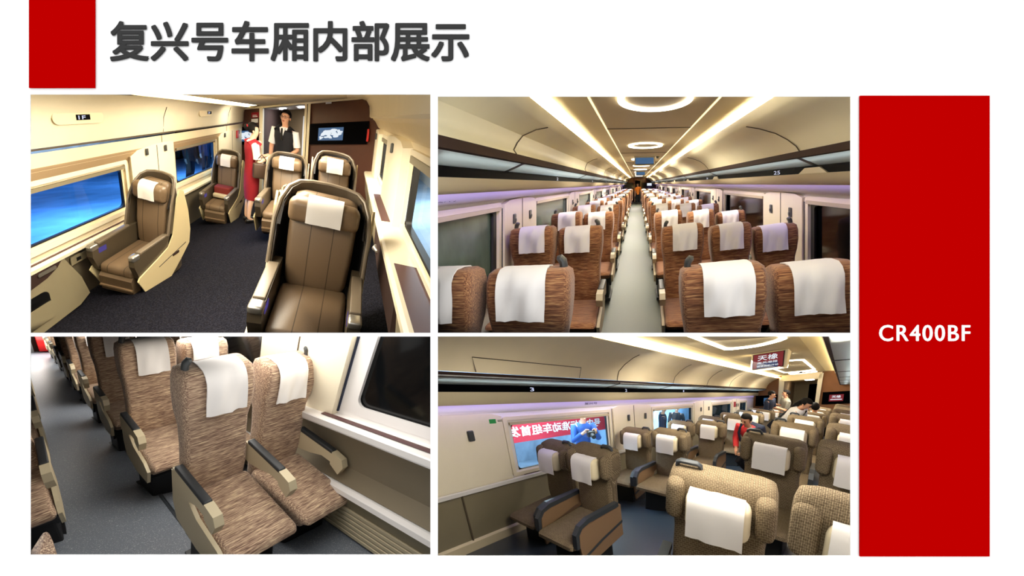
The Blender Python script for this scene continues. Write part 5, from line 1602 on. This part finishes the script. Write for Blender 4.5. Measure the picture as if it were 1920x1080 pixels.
# passengers
person(C, 'person in dark clothes on the platform outside the second window, nearer side', (-4.0, 5.7, -.35), 1.85, math.radians(120), 'navy_cloth', 'black_cloth', sleeves='long', group='people outside the second window')
person(C, 'person in dark clothes on the platform outside the second window, farther side', (-4.4, 7.3, -.35), 1.8, math.radians(20), 'black_cloth', 'black_cloth', sleeves='long', group='people outside the second window')
person(CAB2, 'person in an orange top standing far down the aisle of the long cabin', (.10, 18.6, 0), 1.66, 0.0, 'orange_cloth', 'black_cloth')
person(C, 'person in a navy t-shirt standing by the far windows, looking down', (-1.22, 8.38, 0), 1.84, math.radians(75), 'navy_cloth', 'black_cloth', arm_l=((-.04, -.06, -.27), (.03, -.28, -.20)), arm_r=((.04, -.06, -.27), (-.03, -.28, -.20)), lean=math.radians(8))
person(C, 'person in a grey t-shirt facing the person in navy near the end doorway', (-.72, 9.0, 0), 1.80, math.radians(-60), 'grey_cloth', 'black_cloth', arm_l=((-.04, -.06, -.27), (.03, -.28, -.20)), arm_r=((.04, -.06, -.27), (-.03, -.28, -.20)))
p, pt_ = person(C, 'person in a white top with a dark shoulder strap leaning over a seat', (-.16, 5.25, 0), 1.78, math.radians(70), 'white_cloth', 'black_cloth', lean=math.radians(32), hair_style='long', arm_l=((-.04, -.14, -.25), (.02, -.36, -.34)), arm_r=((.04, -.14, -.25), (-.02, -.36, -.34)), group=None)
hm, hf = mounted(C, 'shoulder_bag', 'dark bag strap and bag worn by the person in the white top', 'bag', (-.1, 5.2, 1))
hm.matrix_world = p.matrix_world.copy()
MB().tube([(.13, .0, .52), (.02, .125, .34), (-.16, .10, .06), (-.17, -.06, .02), (-.02, -.14, .26), (.12, -.08, .50)], .014, 6).build('strap', 'black_cloth', hm, pt_)
MB().rbox(-.24, -.17, -.10, .14, -.16, .05, .025).build('bag_body', 'black_cloth', hm, pt_)
p, pt_ = person(C, 'person in a coral red jacket with a navy strap crouching in the aisle', (-.50, 3.75, 0), 1.66, math.radians(-20), 'coral_cloth', 'black_cloth', lean=math.radians(18), knees=.78, sleeves='long', arm_l=((-.05, -.10, -.26), (.08, -.30, -.30)), arm_r=((.05, -.10, -.26), (-.08, -.30, -.30)))
hm, hf = mounted(C, 'backpack', 'navy backpack worn by the crouching person in coral red', 'backpack', (-.5, 2.8, .8))
hm.matrix_world = p.matrix_world.copy()
MB().rbox(-.15, .15, .11, .26, .06, .46, .05).build('pack', 'navy_cloth', hm, pt_)
for s in (-1, 1):
    MB().tube([(s * .11, .11, .47), (s * .115, -.02, .54), (s * .12, -.125, .40), (s * .125, -.12, .20), (s * .13, .10, .12)], .022, 6).build('strap', 'navy_cloth', hm, pt_)
person(C, 'person with dark hair sitting low behind the farther seats near the end wall screen', (.36, 6.42, 0), 1.72, math.radians(180), 'black_cloth', 'black_cloth', knees=.75, sleeves='long')


# ================================================================== trim every cabin to its own side of the partitions
def trim_cabin(cab):
    xs, zs = (1 if cab.n in (2, 4) else -1), (1 if cab.n in (1, 2) else -1)
    planes = [((xs * .0115, 0, 0), (xs, 0, 0)), ((0, 0, 1.604 if zs > 0 else 1.594), (0, 0, zs)), ((0, .006, 0), (0, 1, 0))]
    bpy.context.view_layer.update()
    todo = []
    for root in cab.items:
        todo.append(root)
        for ch in root.children:
            todo.append(ch)
            todo.extend(ch.children)
    gone = set()
    for o in todo:
        if o.type != 'MESH':
            continue
        mw = o.matrix_world
        for co, no in planes:
            co, no = Vector(co), Vector(no)
            d = [(mw @ Vector(c) - co).dot(no) for c in o.bound_box]
            if min(d) >= 0:
                continue
            if max(d) <= 0:
                gone.add(o)
                break
            if o.data.users > 1:
                o.data = o.data.copy()
            bm = bmesh.new()
            bm.from_mesh(o.data)
            lco = mw.inverted() @ co
            lno = (mw.to_3x3().transposed() @ no).normalized()
            res = bmesh.ops.bisect_plane(bm, geom=list(bm.verts) + list(bm.edges) + list(bm.faces), plane_co=lco, plane_no=lno, clear_inner=True)
            if o.get('kind') != 'structure' and bm.faces:
                cut = [e for e in res['geom_cut'] if isinstance(e, bmesh.types.BMEdge) and e.is_valid and e.is_boundary]
                if cut:
                    bmesh.ops.holes_fill(bm, edges=cut, sides=0)
            n = len(bm.faces)
            bm.to_mesh(o.data)
            bm.free()
            if n == 0:
                gone.add(o)
                break
    for root in list(cab.items):
        kids = [c for ch in root.children for c in ch.children] + list(root.children)
        live = [k for k in kids + [root] if k.type == 'MESH' and k not in gone]
        if not live:
            for k in kids:
                bpy.data.objects.remove(k)
            bpy.data.objects.remove(root)
            continue
        for k in kids:
            if k in gone and not any(c not in gone for c in k.children):
                pass
    bpy.context.view_layer.update()
    alive = {o.name for o in bpy.data.objects}
    for o in [g for g in gone if g is not None]:
        try:
            if o.name in alive:
                for c in list(o.children):
                    if c not in gone:
                        m_ = c.matrix_world.copy()
                        c.parent = o.parent
                        c.matrix_world = m_
                bpy.data.objects.remove(o)
        except ReferenceError:
            pass


for c_ in (CAB1, CAB2, CAB3, CAB4):
    trim_cabin(c_)
